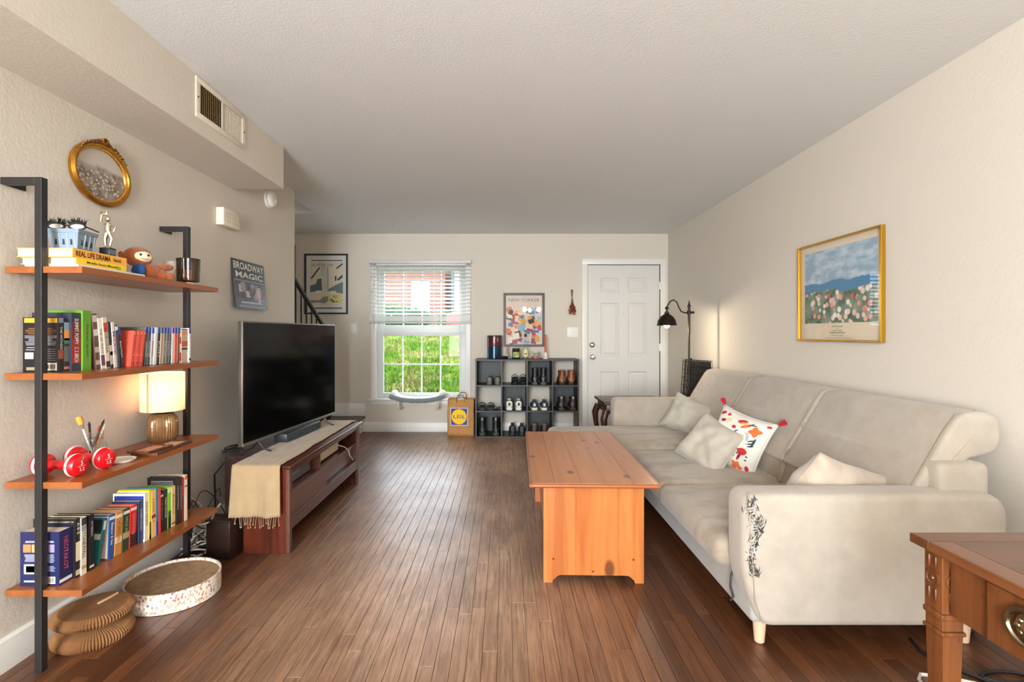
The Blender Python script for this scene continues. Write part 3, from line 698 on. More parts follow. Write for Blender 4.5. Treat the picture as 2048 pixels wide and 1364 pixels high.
motifs = {(186, 40, 44): [(.55, -.3, .13, .1, .2, 0), (.1, .72, .14, .06, .3, 0), (-.1, .42, .07, .05, 0, 0), (.2, -.35, .10, .09, 0, 3), (-.75, .75, .1, .05, .6, 0), (-.5, .78, .05, .05, 0, 3), (.85, -.75, .05, .07, 0, 0), (.9, .82, .05, .04, 0, 0)],
          (226, 110, 52): [(.5, -.83, .15, .11, 0, 5), (.66, .5, .14, .13, .3, 4), (.3, .6, .16, .05, .6, 0)],
          (238, 196, 120): [(.34, .1, .06, .15, -.1, 0), (.2, .68, .12, .04, .5, 0), (-.4, .6, .1, .05, .4, 0)],
          (52, 66, 70): [(.78, .12, .03, .14, -.1, 0), (.7, .16, .1, .02, .5, 0), (.72, .06, .1, .02, .5, 0), (.74, -.02, .09, .02, .5, 0), (.22, -.55, .03, .12, .1, 0), (.3, -.58, .08, .025, .7, 0), (.12, -.55, .08, .025, 2.4, 0), (.42, .68, .11, .02, .9, 0), (.5, .7, .1, .018, .2, 0), (.05, .3, .07, .02, .8, 0), (.4, -.28, .03, .02, 0, 0), (.42, -.42, .03, .02, 0, 0), (.75, -.4, .03, .02, 0, 0), (.76, -.52, .03, .02, 0, 0)],
          (146, 30, 60): [(.52, -.48, .04, .13, -.15, 0), (-.6, .5, .08, .05, .4, 0), (.08, -.8, .06, .1, .2, 0)],
          (170, 178, 190): [(.52, .22, .04, .1, .3, 0), (.44, .35, .06, .03, .3, 0), (.6, .02, .05, .02, .6, 0)]}
for c, ls in motifs.items():
    for m_ in ls:
        mb = MB(); blob(mb, m_[0], m_[1], m_[2] * 1.25, m_[3] * 1.25, m_[4], petals=m_[5], n=20 if m_[5] else 12); part(fp, 'printed_motif', mb, P(c, .9), 0)
for u, v in ((-1, 1), (1, 1), (1, -1), (-1, -1)):
    c = pillow_pt(u, v, .40, .37, .13, 1, 9, 0); d = Vector((u, 0, v)).normalized()
    tb = MB()
    for k in range(14):
        a = 2 * PI * k / 14; off = Vector((0, math.cos(a), 0)) * .012 + d.cross(Vector((0, 1, 0))) * math.sin(a) * .012
        tb.tube([c, c + d * .012 + off * .6, c + d * .045 + off * 1.2], [.004, .004, .003], 5)
    tb.ell(c + d * .006, .009, 8, 6); part(fp, 'tassel', tb, P((176, 24, 40), .9))
pillow('throw_pillow', 'plain beige pillow slumped against the scratched near armrest', (.48, .42), .17, pose((1.41, 2.24, .485), .12, .55, .37), M_PIL4, 14, .012)
# ================================================================== COFFEE TABLE
M_PINE = wood('pine_top', (190, 126, 74), (166, 100, 54), 'y', .3, 22, 7, coat=.12)
M_PINEV = wood('pine_end', (200, 126, 66), (158, 86, 38), 'z', .32, 16, 5)
M_PINEE = wood('pine_edge', (176, 100, 54), (150, 80, 40), 'x', .3)
ct = thing('coffee_table', 'orange pine coffee table with knots and bracket foot ends', 'coffee table', (.448, 3.092, 0), math.radians(-1.47))
hw, hl, zt = .30, .653, .493
bw = [.11, .13, .12, .125, .115]; x = -hw
for i, b_ in enumerate(bw):
    part(ct, 'top_plank', MB().box(x + .0003, x + b_ - .0003, -hl + .006, hl - .006, zt - .02, zt, .0006 if 0 < i < 4 else .002, 1), M_PINE, 0); x += b_
br = rpoly([(0, 0), (.012, 0), (.016, .008), (.012, .018), (0, .018)], .003, 2)
edge = MB().prism([(-hl + .006 - p[0], zt - .0195 + p[1]) for p in br], -hw, hw, 'x').prism([(hl - .006 + p[0], zt - .0195 + p[1]) for p in br], -hw, hw, 'x')
edge.prism([(-hw - p[0] * .8, zt - .0195 + p[1]) for p in br], -hl, hl, 'y').prism([(hw + p[0] * .8, zt - .0195 + p[1]) for p in br], -hl, hl, 'y')
part(ct, 'top_edge', edge, M_PINEE)
def endpanel(y):
    x0, x1 = -.243, .243; zt_ = zt - .02
    def foot(x): # underside height of the cut-out
        a = min(x - x0, x1 - x)
        if a < .046: return 0
        if a < .056: return .012 + (a - .046) * .8
        if a < .08: return .02 + .016 * math.sin((a - .056) / .024 * PI / 2)
        return .037
    cuts = [x0, x0 + .155, x0 + .36, x1]
    for a, b in zip(cuts, cuts[1:]):
        xs = [a + .0004 + (b - a - .0008) * k / 60 for k in range(61)]
        poly = [(q, foot(q)) for q in xs] + [(b - .0004, zt_), (a + .0004, zt_)]
        part(ct, 'end_board', MB().prism(poly, y - .011, y + .011, 'y'), M_PINEV, 0)
    if y < 0:
        for q in ((-.195, .115), (.192, .115), (-.003, .056)): part(ct, 'screw_plug', MB().lathe([(.005, -.001), (.005, .0006), (0, .0008)], 10, M=facing((q[0], y - .011, q[1]), (0, -1, 0))), P((70, 34, 14), .6))
endpanel(-hl + .055); endpanel(hl - .055)
part(ct, 'lower_shelf', MB().box(-.215, .225, -hl + .067, hl - .067, .085, .105, .003), M_PINE, 0)
part(ct, 'middle_divider', MB().box(-.2, .21, -.01, .01, .105, zt - .02), M_PINEV, 0)
part(ct, 'back_panel', MB().box(.2, .214, -hl + .067, hl - .067, .105, zt - .02), M_PINEV, 0)
for s, (a, b) in ((0, (-hl + .067, -.01)), (1, (.01, hl - .067))):
    d_ = part(ct, 'drawer', MB().box(-.222, .18, a + .004, b - .004, .33, zt - .028, .004), M_PINEE, 0)
    part(d_, 'knob', MB().lathe([(.008, 0), (.007, .012), (.016, .02), (.014, .03), (0, .032)], 14, M=facing((-.222, (a + b) / 2, .395), (-1, 0, 0))), P((92, 50, 26), .35))
# ================================================================== DESK (corner of it in view)
M_DESK = wood('antique_wood', (118, 70, 40), (74, 40, 21), 'x', .32, 14, 0, coat=.2, dark=(62, 32, 18))
M_DESKV = wood('antique_wood_upright', (126, 74, 37), (78, 42, 19), 'z', .38, 24, 30, dark=(84, 42, 18))
dk = thing('writing_desk', 'antique wooden writing desk with carved rosette corner and drawer', 'desk', (1.6, .62, 0))
DM = Matrix.Translation((-1.6, -.62, 0))
tx0, tx1, ty0, ty1, tz = .968, 1.66, .02, 1.225, .735
part(dk, 'top', MB(DM).box(tx0 + .055, tx1 - .055, ty0 + .055, ty1 - .055, tz - .022, tz - .0006, .001, 1), M_DESK, 0)
fm = MB(DM)
for a in ((tx0, tx1, ty1 - .055, ty1), (tx0, tx1, ty0, ty0 + .055)): part(dk, 'top_border', MB(DM).box(*a, tz - .022, tz, .003), M_DESK, 0)
for a in ((tx0, tx0 + .055), (tx1 - .055, tx1)): part(dk, 'top_border', MB(DM).box(*a, ty0 + .0553, ty1 - .0553, tz - .022, tz, .003), wood('antique_wood_y', (124, 74, 43), (84, 47, 25), 'y', .32, 20, coat=.3), 0)
az = .58
part(dk, 'apron', MB(DM).box(tx0 + .03, tx0 + .05, ty0 + .03, ty1 - .08, az, tz - .022), M_DESKV, 0)
part(dk, 'apron', MB(DM).box(tx0 + .03, tx1 - .03, ty1 - .05, ty1 - .03, az, tz - .022), M_DESKV, 0)
part(dk, 'apron', MB(DM).box(tx1 - .05, tx1 - .03, ty0 + .03, ty1 - .05, az, tz - .022).box(tx0 + .03, tx1 - .03, ty0 + .03, ty0 + .05, az, tz - .022), M_DESKV, 0)
drw = part(dk, 'drawer', MB(DM).box(tx0 + .02, tx0 + .035, .72, 1.05, az + .003, tz - .032, .003), M_DESKV, 0)
ring = MB(DM); pc = Vector((tx0 + .016, .955, .655))
ring.tube([(pc.x - .006, pc.y + .042 * math.cos(a), pc.z + .034 * math.sin(a)) for a in [2 * PI * k / 28 for k in range(28)]], .005, 6, True)
M_PEWT = P((150, 140, 112), .32, 1, var=.3, vs=40)
part(drw, 'ring_pull', ring, M_PEWT)
rs = MB(DM).lathe([(.03, 0), (.028, .004), (.016, .006), (.01, .011), (0, .012)], 20, M=facing((pc.x, pc.y, pc.z), (-1, 0, 0)))
for k in range(9):
    a = 2 * PI * k / 9; rs.ell((pc.x - .006, pc.y + .021 * math.cos(a), pc.z + .017 * math.sin(a)), (.004, .006, .005), 8, 6)
part(drw, 'rosette_plate', rs, M_PEWT)
for lx, ly in ((tx0 + .02, ty1 - .07), (tx1 - .07, ty1 - .07), (tx0 + .02, ty0 + .02), (tx1 - .07, ty0 + .02)):
    lg = part(dk, 'leg', MB(DM).box(lx, lx + .05, ly, ly + .05, az - .005, tz - .022, .002).box(lx - .003, lx + .053, ly - .003, ly + .053, az - .02, az - .005, .004).box(lx + .001, lx + .049, ly + .001, ly + .049, az - .045, az - .02, .002).box(lx - .003, lx + .053, ly - .003, ly + .053, az - .055, az - .045, .003)
              .add([(lx + .002 + d * .0, ly + .002, az - .055) for d in (0,)] + [(lx + .048, ly + .002, az - .055), (lx + .048, ly + .048, az - .055), (lx + .002, ly + .048, az - .055), (lx + .013, ly + .013, 0), (lx + .037, ly + .013, 0), (lx + .037, ly + .037, 0), (lx + .013, ly + .037, 0)],
                   [(0, 1, 5, 4), (1, 2, 6, 5), (2, 3, 7, 6), (3, 0, 4, 7), (4, 5, 6, 7), (0, 3, 2, 1)]), M_DESKV, 0)
    for nrm, c in (((-1, 0, 0), (lx, ly + .025, az + .068)), ((0, -1, 0), (lx + .025, ly, az + .068)), ((0, 1, 0), (lx + .025, ly + .05, az + .068))):
        FM = DM @ facing(c, nrm)
        rz2 = MB(FM).lathe([(.019, 0), (.019, .003), (.015, .004), (.013, .002), (.006, .003), (.004, .006), (0, .006)], 20)
        for a in (-.009, .009):
            for b in (-.037, .037): rz2.ell((a, b, .001), (.003, .015, .004), 8, 6)
        part(lg, 'carved_rosette', rz2, M_DESKV)
lt = thing('laptop', 'closed silver laptop lying on the writing desk', 'laptop', (1.33, .93, tz))
part(lt, 'base', MB().box(-.15, .15, -.105, .105, .0, .009, .004), P((196, 198, 200), .3, .8)); part(lt, 'lid', MB().box(-.15, .15, -.105, .105, .0095, .016, .003), P((214, 216, 218), .3, .7))

# ================================================================== TELEVISION STAND
M_CH = wood('cherry', (84, 40, 26), (54, 22, 15), 'y', .28, 26, coat=.4)
M_CHV = wood('cherry_upright', (98, 42, 24), (60, 24, 14), 'z', .26, 26, coat=.5)
M_CHF = wood('cherry_front', (104, 66, 52), (84, 50, 40), 'y', .3, 22, coat=.3)
ts = thing('tv_stand', 'dark cherry wood television stand with angled back corners', 'tv stand', (-1.45, 3.48, 0))
SMt = Matrix.Translation((1.45, -3.48, 0))
tp = [(-1.165, 2.785), (-1.165, 4.205), (-1.47, 4.14), (-1.755, 3.83), (-1.755, 3.17), (-1.475, 2.86)]
part(ts, 'top', MB(SMt).prism(rpoly(tp, .01, 2), .464, .488, 'z', .006, 2), M_CH)
part(ts, 'top_rail', MB(SMt).box(-1.21, -1.185, 2.85, 4.13, .435, .464, .003), M_CH)
for ya, yb in ((2.812, 2.836), (4.13, 4.154)):
    part(ts, 'end_panel', MB(SMt).box(-1.43, -1.185, ya, yb, 0, .464, .002), M_CHV, 0)
    part(ts, 'post', MB(SMt).box(-1.2, -1.178, ya - .006, yb + .006, 0, .464, .003), M_CHF, 0)
def slantp(a, b):
    a, b = Vector((*a, 0)), Vector((*b, 0)); d = (b - a).normalized(); n_ = Vector((-d.y, d.x, 0)) * .01
    return MB(SMt).add([a - n_, a + n_, b + n_, b - n_] + [p + Vector((0, 0, .464)) for p in (a - n_, a + n_, b + n_, b - n_)], [(0, 1, 2, 3), (4, 7, 6, 5), (0, 4, 5, 1), (1, 5, 6, 2), (2, 6, 7, 3), (3, 7, 4, 0)])
part(ts, 'angled_panel', slantp((-1.44, 2.845), (-1.72, 3.17)), M_CHV, 0); part(ts, 'angled_panel', slantp((-1.72, 3.82), (-1.44, 4.13)), M_CHV, 0)
chs = lambda x1: [(x1, 2.838), (x1, 4.128), (-1.44, 4.128), (-1.68, 3.83), (-1.68, 3.19), (-1.44, 2.862)]
part(ts, 'middle_shelf', MB(SMt).prism(chs(-1.195), .315, .333, 'z'), M_CHF, 0)
part(ts, 'bottom_shelf', MB(SMt).prism(chs(-1.207), .175, .19, 'z'), M_CH, 0)
part(ts, 'bottom_rail', MB(SMt).box(-1.206, -1.184, 2.836, 4.13, .122, .19, .003), M_CHF, 0)
part(ts, 'divider', MB(SMt).box(-1.6, -1.2, 3.325, 3.34, .333, .44), M_CHF, 0)
part(ts, 'drawer_front', MB(SMt).box(-1.205, -1.19, 2.84, 3.43, .192, .314, .003), M_CHF, 0)
part(ts, 'drawer_front', MB(SMt).box(-1.24, -1.225, 3.43, 4.13, .192, .314, .003), M_CHF, 0)
part(ts, 'back_panel', MB(SMt).box(-1.7, -1.69, 3.2, 3.8, .12, .464), M_CHV, 0)
gc = thing('game_console', 'black game console in the open shelf of the television stand', 'console', (-1.36, 3.1, .333))
part(gc, 'body', MB().box(-.13, .115, -.165, .17, .006, .078, .004), P((26, 28, 32), .25)); part(gc, 'faceplate', MB().box(.115, .118, -.165, .17, .008, .076), P((74, 76, 80), .3)); part(gc, 'disc_slot', MB().box(.118, .1186, -.13, .0, .05, .053), P((180, 184, 188), .3, .6))
for y in (-.14, .14): part(gc, 'foot', MB().box(-.11, .1, y - .015, y + .015, 0, .006), P((20, 20, 20), .8))
wb = thing('media_box', 'flat cream media box on the shelf beside the black console', 'media box', (-1.35, 3.62, .333))
part(wb, 'body', MB().box(-.13, .11, -.22, .2, .012, .07, .004), P((206, 186, 160), .45)); part(wb, 'stand', MB().box(-.08, .06, -.16, .14, 0, .012), P((50, 40, 36), .6))
# soundbar
sbx = thing('soundbar', 'short black soundbar under the television', 'soundbar', (-1.435, 3.575, .504), math.radians(-4))
part(sbx, 'body', MB().box(-.045, .044, -.255, .255, 0, .055, .008), P((40, 44, 48), .4)); part(sbx, 'grille', MB().box(.0442, .047, -.25, .25, .004, .051, .001), P((44, 56, 62), .7, bump=.4, bs=600))
# television
a0, a1 = Vector((-1.497, 2.925)), Vector((-1.375, 4.155)); ang = math.atan2(-(a1.x - a0.x), a1.y - a0.y); L = (a1 - a0).length; mid = (a0 + a1) / 2
tv = thing('television', 'large black flat screen television with silver edge', 'television', (mid.x, mid.y, .495), ang)
zb, ztp = .065, .787
part(tv, 'frame', MB().box(-.028, 0, -L / 2, L / 2, zb, ztp, .003), P((120, 116, 110), .35, .8))
ts_ = NT('tv_screen'); ts_.set(Base_Color=(.002, .002, .0022, 1), Roughness=.12); ts_.b.inputs['Specular IOR Level'].default_value = .16
part(tv, 'screen', MB().box(0, .0015, -L / 2 + .009, L / 2 - .009, zb + .018, ztp - .009), ts_.m, 0)
part(tv, 'bottom_bezel', MB().box(0, .003, -L / 2 + .002, L / 2 - .002, zb, zb + .016, .001), P((150, 148, 146), .3, .9))
part(tv, 'back_housing', MB().cushion(-.062, -.027, -L / 2 + .18, L / 2 - .18, zb + .03, .5, .02), P((24, 24, 25), .6))
part(tv, 'logo_bar', MB().box(.001, .005, -.03, .03, zb - .008, zb + .003), P((160, 160, 160), .3, .8))
for y in (-.44, .44): part(tv, 'foot', MB().tube([(-.014, y, zb + .002), (.02, y, .02), (.07, y, .004)], .006, 8).tube([(-.014, y, zb + .002), (-.05, y, .02), (-.09, y, .004)], .006, 8), P((60, 62, 64), .35, .7))
# table runner over the stand
M_LIN = fabric('linen', (170, 146, 112), weave=300); RX0, RX1 = -1.475, -1.215
def runner(u, v):
    s = v * 2.05; wob = .012 * noise.noise((u * 3, v * 9, 4)); x = RX0 + (RX1 - RX0) * u
    fold = .02 * (.6 + .4 * math.sin(u * PI * 3.1 + .4)) + .012 * max(0, math.sin(u * PI * 5 + 2))
    if s < .27:                       # hanging near end
        return (x + .01 * (1 - s / .27) * (u - .5), 2.772 - fold * (1 - s / .27) - .003, .491 - (.27 - s))
    if s > 1.72 and False: pass
    y = 2.772 + (s - .27)
    if y > 4.212: return (x - .02, 4.214 + .004 + .004 * math.sin(u * 9), .4915 - (y - 4.212))
    return (x - .05 * max(0, (y - 3.0)) * .2 + wob, y, .4905 + .004 + .006 * abs(noise.noise((u * 6, v * 26, 1))) + .005 * max(0, noise.noise((u * 4, v * 12, 7))))
rn = thing('table_runner', 'beige linen runner with knotted fringe draped over the television stand', 'table runner', (0, 0, 0))
rn.location = (-1.345, 2.77, .49); RM = Matrix.Translation((1.345, -2.77, -.49))
part(rn, 'cloth', MB(RM).sheet(runner, 26, 150, .003), M_LIN, 180)
fr = MB(RM); q = random.Random(4)
for i in range(22):
    x = RX0 + (RX1 - RX0) * (i + .5) / 22; L_ = .035 + .03 * q.random(); y = 2.765; dx_ = q.gauss(0, .006)
    fr.tube([(x, y, .224), (x + dx_ * .5, y - .003, .224 - L_ * .5), (x + dx_, y - .002, .224 - L_)], .0013, 5).ell((x + dx_, y - .002, .222 - L_), .0035, 6, 5)
part(rn, 'fringe', fr, M_LIN, kind='stuff')
# ================================================================== CABLES AND BOXES BY THE STAND
M_BLK = P((24, 24, 26), .5); M_WHC = P((196, 186, 174), .5)
def wiggle(c, r, n, seed, th, flat=.3):
    q = random.Random(seed); pts = []
    ph = [q.random() * 6 for _ in range(6)]
    for i in range(n):
        t = i / n * 2 * PI * 2.2
        pts.append((c[0] + r[0] * (math.cos(t + ph[0]) + .35 * math.cos(2.7 * t + ph[1])), c[1] + r[1] * (math.sin(t * 1.13 + ph[2]) + .3 * math.sin(2.1 * t + ph[3])), max(th, c[2] + r[2] * (math.sin(t * .8 + ph[4]) + .3 * math.sin(3 * t + ph[5])))))
    return pts
for i, (c, r, mt, th, lb_) in enumerate([((-1.66, 2.80, .13), (.06, .08, .1), M_WHC, .004, 'tangled white power cable under the bottom shelf end'), ((-1.65, 2.83, .10), (.07, .09, .08), M_BLK, .003, 'tangled thin black cable under the bottom shelf end'),
                                         ((-1.63, 2.79, .05), (.08, .07, .035), M_WHC, .005, 'pale cable coil lying on the floor behind the dark box'), ((-1.66, 2.85, .2), (.05, .08, .12), M_BLK, .0025, 'loose black cable looping up behind the shelf end')]):
    solo('cable', MB().tube(wiggle(c, r, 150, 20 + i, th), th, 6), mt, lb_, 'cable')
solo('cable', MB().tube([(-1.79, 2.72, .33), (-1.74, 2.78, .34), (-1.70, 2.85, .27), (-1.68, 2.88, .2), (-1.66, 2.86, .1), (-1.64, 2.84, .01)], .0045, 6), M_WHC, 'white cable rising from the floor to the wall by the shelf end', 'cable')
solo('cable', MB().tube([(-1.50, 2.95, .50), (-1.56, 2.925, .503), (-1.60, 2.915, .47), (-1.66, 2.93, .40), (-1.665, 2.95, .2), (-1.655, 2.96, .05), (-1.64, 2.95, .01)], .005, 6), M_BLK, 'black power cord running down the side of the television stand', 'cable')
solo('cable', MB().tube([(-1.64 + (.05 - .004 * k / 6) * math.cos(k * .5), 3.10 + .075 * math.sin(k * .5), .494 + .0016 * k) for k in range(30)], .0045, 6), M_BLK, 'coiled black cable on the back corner of the television stand', 'cable')
solo('cable', MB().tube([(-1.25, 3.74, .40), (-1.19, 3.80, .37), (-1.176, 3.86, .33), (-1.172, 3.88, .28), (-1.175, 3.93, .26), (-1.172, 3.96, .23)], .0035, 6), M_WHC, 'thin cable hanging from the cream media box', 'cable')
ps = thing('power_strip', 'dark power strip on the floor beneath the bottom shelf', 'power strip', (-1.715, 2.76, 0), .05)
part(ps, 'body', MB().box(-.03, .03, -.16, .16, 0, .035, .006), P((44, 36, 44), .5))
for k in range(4): part(ps, 'socket', MB().box(-.015, .015, -.12 + .07 * k, -.085 + .07 * k, .035, .0362), P((20, 20, 22), .5))
rt = thing('speaker_box', 'dark brown upright box on the floor beside the television stand', 'box', (-1.525, 2.785, 0), math.radians(-8))
part(rt, 'body', MB().box(-.07, .07, -.05, .05, .006, .205, .004), P((36, 22, 18), .3)); part(rt, 'foot', MB().box(-.065, .065, -.045, .045, 0, .006), P((14, 12, 12), .8))
part(rt, 'top_cap', MB().box(-.073, .073, -.053, .053, .2, .21, .003), P((44, 28, 22), .3))
for k in range(3): part(rt, 'indicator_light', MB().box(-.0708, -.07, -.045, -.04, .12 + .014 * k, .126 + .014 * k), emit('amber', (255, 190, 90), 1.5), 0)
# cords at the right of the room
solo('cable', MB().tube([(1.995, 1.0, .05), (1.99, 1.4, .09), (1.99, 1.7, .14), (1.97, 1.95, .20)], .004, 6), M_BLK, 'black cord along the baseboard behind the writing desk', 'cable')
solo('cable', MB().tube([(1.60, 2.02, .006), (1.575, 1.94, .006), (1.60, 1.86, .006), (1.655, 1.80, .006), (1.70, 1.72, .006)], .006, 6), M_BLK, 'thick black cord curving across the floor from under the sofa', 'cable')
solo('cable', MB().tube([(1.76 + .085 * math.cos(a), 1.795 + .03 * math.sin(a), .006) for a in [2 * PI * k / 30 for k in range(30)]], .006, 6, True), M_BLK, 'loop of black cord lying on the floor near the baseboard', 'cable')
solo('cable', MB().tube([(1.43, 1.70, .006), (1.44, 1.78, .006), (1.47, 1.81, .006), (1.56, 1.79, .006), (1.66, 1.745, .006)], .006, 6), M_WHC, 'white cord lying on the floor beside the desk leg', 'cable')
sr = thing('floor_adapter', 'black power adapter brick on the floor under the sofa end', 'adapter', (1.86, 2.12, 0)); part(sr, 'body', MB().box(-.035, .035, -.06, .06, 0, .035, .006), M_BLK); part(sr, 'label_plate', MB().box(-.02, .02, -.04, .04, .035, .0356), P((90, 92, 96), .4))
# ================================================================== CAT SCRATCHERS
def dotmat():
    t = NT('confetti_print'); vo = t.n('TexVoronoi'); vo.inputs['Scale'].default_value = 80; t.l(t.coord((1, 1, .7)), vo.inputs['Vector'])
    m = t.ramp(vo.outputs['Distance'], [(.36, (1, 1, 1)), (.44, (0, 0, 0))])
    big = t.noise(t.coord(), 16, 2); col = t.ramp(big, [(.3, rgb((62, 74, 100))), (.45, rgb((206, 116, 84))), (.58, rgb((214, 176, 130))), (.7, rgb((110, 110, 126)))])
    mk = t.ramp(t.noise(t.coord(), 13, 2, .5, .4), [(.32, (0, 0, 0)), (.4, (1, 1, 1))])
    mm = t.n('Math', operation='MULTIPLY'); t.l(m, mm.inputs[0]); t.l(mk, mm.inputs[1])
    t.set(Base_Color=t.mix(mm.outputs[0], rgb((232, 222, 212)), col), Roughness=.6); return t.m
M_CARD = P((150, 118, 86), .95, var=.28, vs=30, bump=.6, bs=220)
cs = thing('cat_scratcher', 'round flat cat scratcher with confetti patterned rim', 'cat scratcher', (-1.535, 2.378, 0))
part(cs, 'rim', MB().lathe([(.186, 0), (.193, .002), (.193, .088), (.186, .088), (.186, .08), (.184, .004)], 56), dotmat())
part(cs, 'cardboard_pad', MB().lathe([(.184, .004), (.184, .076), (.1, .072), (0, .070)], 56), M_CARD, 60)
M_KRAFT = P((132, 90, 52), .9, var=.15, vs=20)
ac = thing('cat_scratcher', 'brown folded cardboard cat toy pinched in at the waist', 'cat scratcher', (-1.64, 2.045, 0))
n = 80
prof = [(.045, .0), (.118, .0), (.13, .012), (.132, .028), (.118, .046), (.052, .062), (.05, .07), (.118, .08), (.134, .096), (.132, .112), (.112, .122), (.05, .122), (.012, .118)]
vs_ = []; fs_ = []
for r_, z_ in prof:
    for k in range(n * 2):
        a = PI * k / n; q = r_ + (.0045 if k % 2 else -.0045) * min(1, r_ / .1); vs_.append((q * math.cos(a), q * math.sin(a), z_))
for i in range(len(prof) - 1):
    for k in range(n * 2): fs_.append((i * n * 2 + k, i * n * 2 + (k + 1) % (n * 2), (i + 1) * n * 2 + (k + 1) % (n * 2), (i + 1) * n * 2 + k))
fs_ += [tuple(range(n * 2))[::-1], tuple(range((len(prof) - 1) * n * 2, len(prof) * n * 2))]
part(ac, 'pleated_body', MB().add(vs_, fs_), M_KRAFT, 25)
part(ac, 'closing_strip', MB().tube([(.0, .02, .121), (.015, .06, .124), (.02, .1, .124)], .005, 6), P((196, 160, 126), .8))
# ================================================================== WALL SHELF UNIT
M_SHF = wood('shelf_wood', (162, 94, 46), (134, 72, 31), 'y', .34, 20, coat=.15)
M_FRM = P((52, 50, 50), .42, .5)
SX0, SX1, SY0, SY1 = -1.795, -1.51, 1.83, 2.70
SZ = [1.45, 1.067, .678, .292]
ws = thing('wall_shelf', 'black metal framed ladder shelf with four wooden boards', 'shelf', (-1.65, 2.255, 0))
WM = Matrix.Translation((1.65, -2.255, 0))
for y0 in (SY0 - .006, SY1 - .034):
    y1 = y0 + .026
    p_ = part(ws, 'post', MB(WM).box(-1.675, -1.65, y0, y1, 0, 1.768, .001, 1), M_FRM, 0)
    part(p_, 'top_arm', MB(WM).box(-1.797, -1.675, y0, y1, 1.743, 1.768, .001, 1), M_FRM, 0)
    part(p_, 'wall_plate', MB(WM).box(-1.799, -1.793, y1, y1 + .07, 1.743, 1.768, .001, 1) if y0 > 2 else MB(WM).box(-1.799, -1.793, y1, y1 + .07, 1.743, 1.768, .001, 1), M_FRM, 0)
for z in SZ:
    e = .02
    part(ws, 'shelf_board', MB(WM).box(SX0 + .01, SX1, SY0 + e, SY1 - .008 - e - .006, z - .023, z, .0012, 1).box(SX0 + .01, -1.6756, SY0, SY0 + e, z - .023, z).box(-1.6494, SX1, SY0, SY0 + e, z - .023, z)
         .box(SX0 + .01, -1.6756, SY1 - .034, SY1, z - .023, z).box(-1.6494, SX1, SY1 - .034, SY1, z - .023, z), M_SHF, 0)
# ------------------------------------------------------------------ books
M_PAGE = P((226, 208, 180), .9, var=.08, vs=60)
UP = Matrix.Identity(4)
def spineM(x, y, z): return Matrix(((0, 0, 1, x), (0, 1, 0, y), (-1, 0, 0, z), (0, 0, 0, 1)))     # text runs down the spine, facing +x
def book(label, x, y, z, h, d, t, col, lean=0, txt=None, tcol=(240, 236, 226), tl=.6, th=.5, zc=None, bands=(), group=None, case=False, name=None, back=None, rough=.4, rz=0, cat=None):
    """spine at local x=0 facing +x, thickness along +y, lean>0 tips the top away from the window-less end (+y)"""
    zz = z + (t * math.sin(lean) if lean > 0 else 0)
    o = thing(name or ('disc_case' if case else 'book'), label, cat or ('case' if case else 'book'), (x, y, zz), rot=(-lean, 0, rz), group=group)
    mc = P(col, rough); cv = .0025 if h > .2 and not case else .0012
    if case: part(o, 'shell', MB().box(-d, 0, 0, t, 0, h, .0015, 1), mc, 0)
    else:
        part(o, 'cover', MB().box(-d, 0, 0, cv, 0, h).box(-d, 0, t - cv, t, 0, h).box(-cv, 0, cv, t - cv, 0, h), mc, 0)
        part(o, 'pages', MB().box(-d + .003, -cv, cv, t - cv, .003, h - .003), M_PAGE, 0)
    for b in bands:
        z0, z1, c = b[:3]; part(o, 'spine_band', MB().box(-.0002, .0006, t * .03, t * .97, z0 * h, z1 * h), P(c, .45), 0)
    if txt:
        for k, s in enumerate(txt if isinstance(txt, (list, tuple)) else [txt]):
            zc_ = (zc[k] if isinstance(zc, (list, tuple)) else zc) if zc is not None else .5
            tl_ = tl[k] if isinstance(tl, (list, tuple)) else tl; tc = tcol[k] if isinstance(tcol, list) else tcol
            text(o, s, P(tc, .5), spineM(.0007, t / 2, h * zc_), height=t * th, width=h * tl_, bold=.01)
    if back:
        for b in back:
            if b[0] == 'r': part(o, 'cover_print', MB().box(-d + d * b[1], -d + d * b[2], -.0006, .0002, h * b[3], h * b[4]), P(b[5], .5), 0)
            else: text(o, b[1], P(b[5], .5), facing((-d + d * b[2], -.0005, h * b[3]), (0, -1, 0)), height=h * b[4], width=d * b[6], ext=.0004)
    return o
def lines(x0, x1, za, zb, n, col, seed=0):
    q = random.Random(seed); o = []
    for i in range(n):
        zc = za + (zb - za) * i / max(1, n - 1); w_ = (x1 - x0) * (.72 + .28 * q.random()); a = (x0 + x1 - w_) / 2; o.append(('r', a, a + w_, zc - .009, zc + .004, col))
    return o
z2 = SZ[1]
G2 = 'books and cases on the second shelf'
def sx(y): return -1.648 + (y - 1.9) * .115
bk1 = [('r', .04, .96, .9, .985, (222, 160, 52)), ('r', .06, .30, .24, .36, (206, 200, 186)), ('r', .58, .95, .03, .17, (228, 216, 196)), ('r', .1, .5, .035, .09, (150, 140, 110))]
bk1 += lines(.05, .95, .80, .70, 4, (150, 96, 52), 1) + lines(.05, .95, .66, .50, 7, (150, 150, 160), 2) + lines(.05, .6, .45, .41, 2, (170, 168, 170), 3) + lines(.62, .95, .42, .22, 6, (120, 118, 128), 4)
for k in range(8): bk1.append(('r', .62 + .038 * k, .635 + .038 * k + (.012 if k % 3 else 0), .06, .14, (30, 28, 28)))
Y = 1.893
book('black paperback showing its back cover with orange banner on the second shelf', sx(Y), Y, z2, .203, .132, .021, (26, 20, 20), 0, ['THE WITNESS'], (206, 204, 200), .42, .45, .62, [(.90, .99, (120, 130, 150)), (.24, .40, (150, 70, 44))], G2, back=bk1); Y += .0215
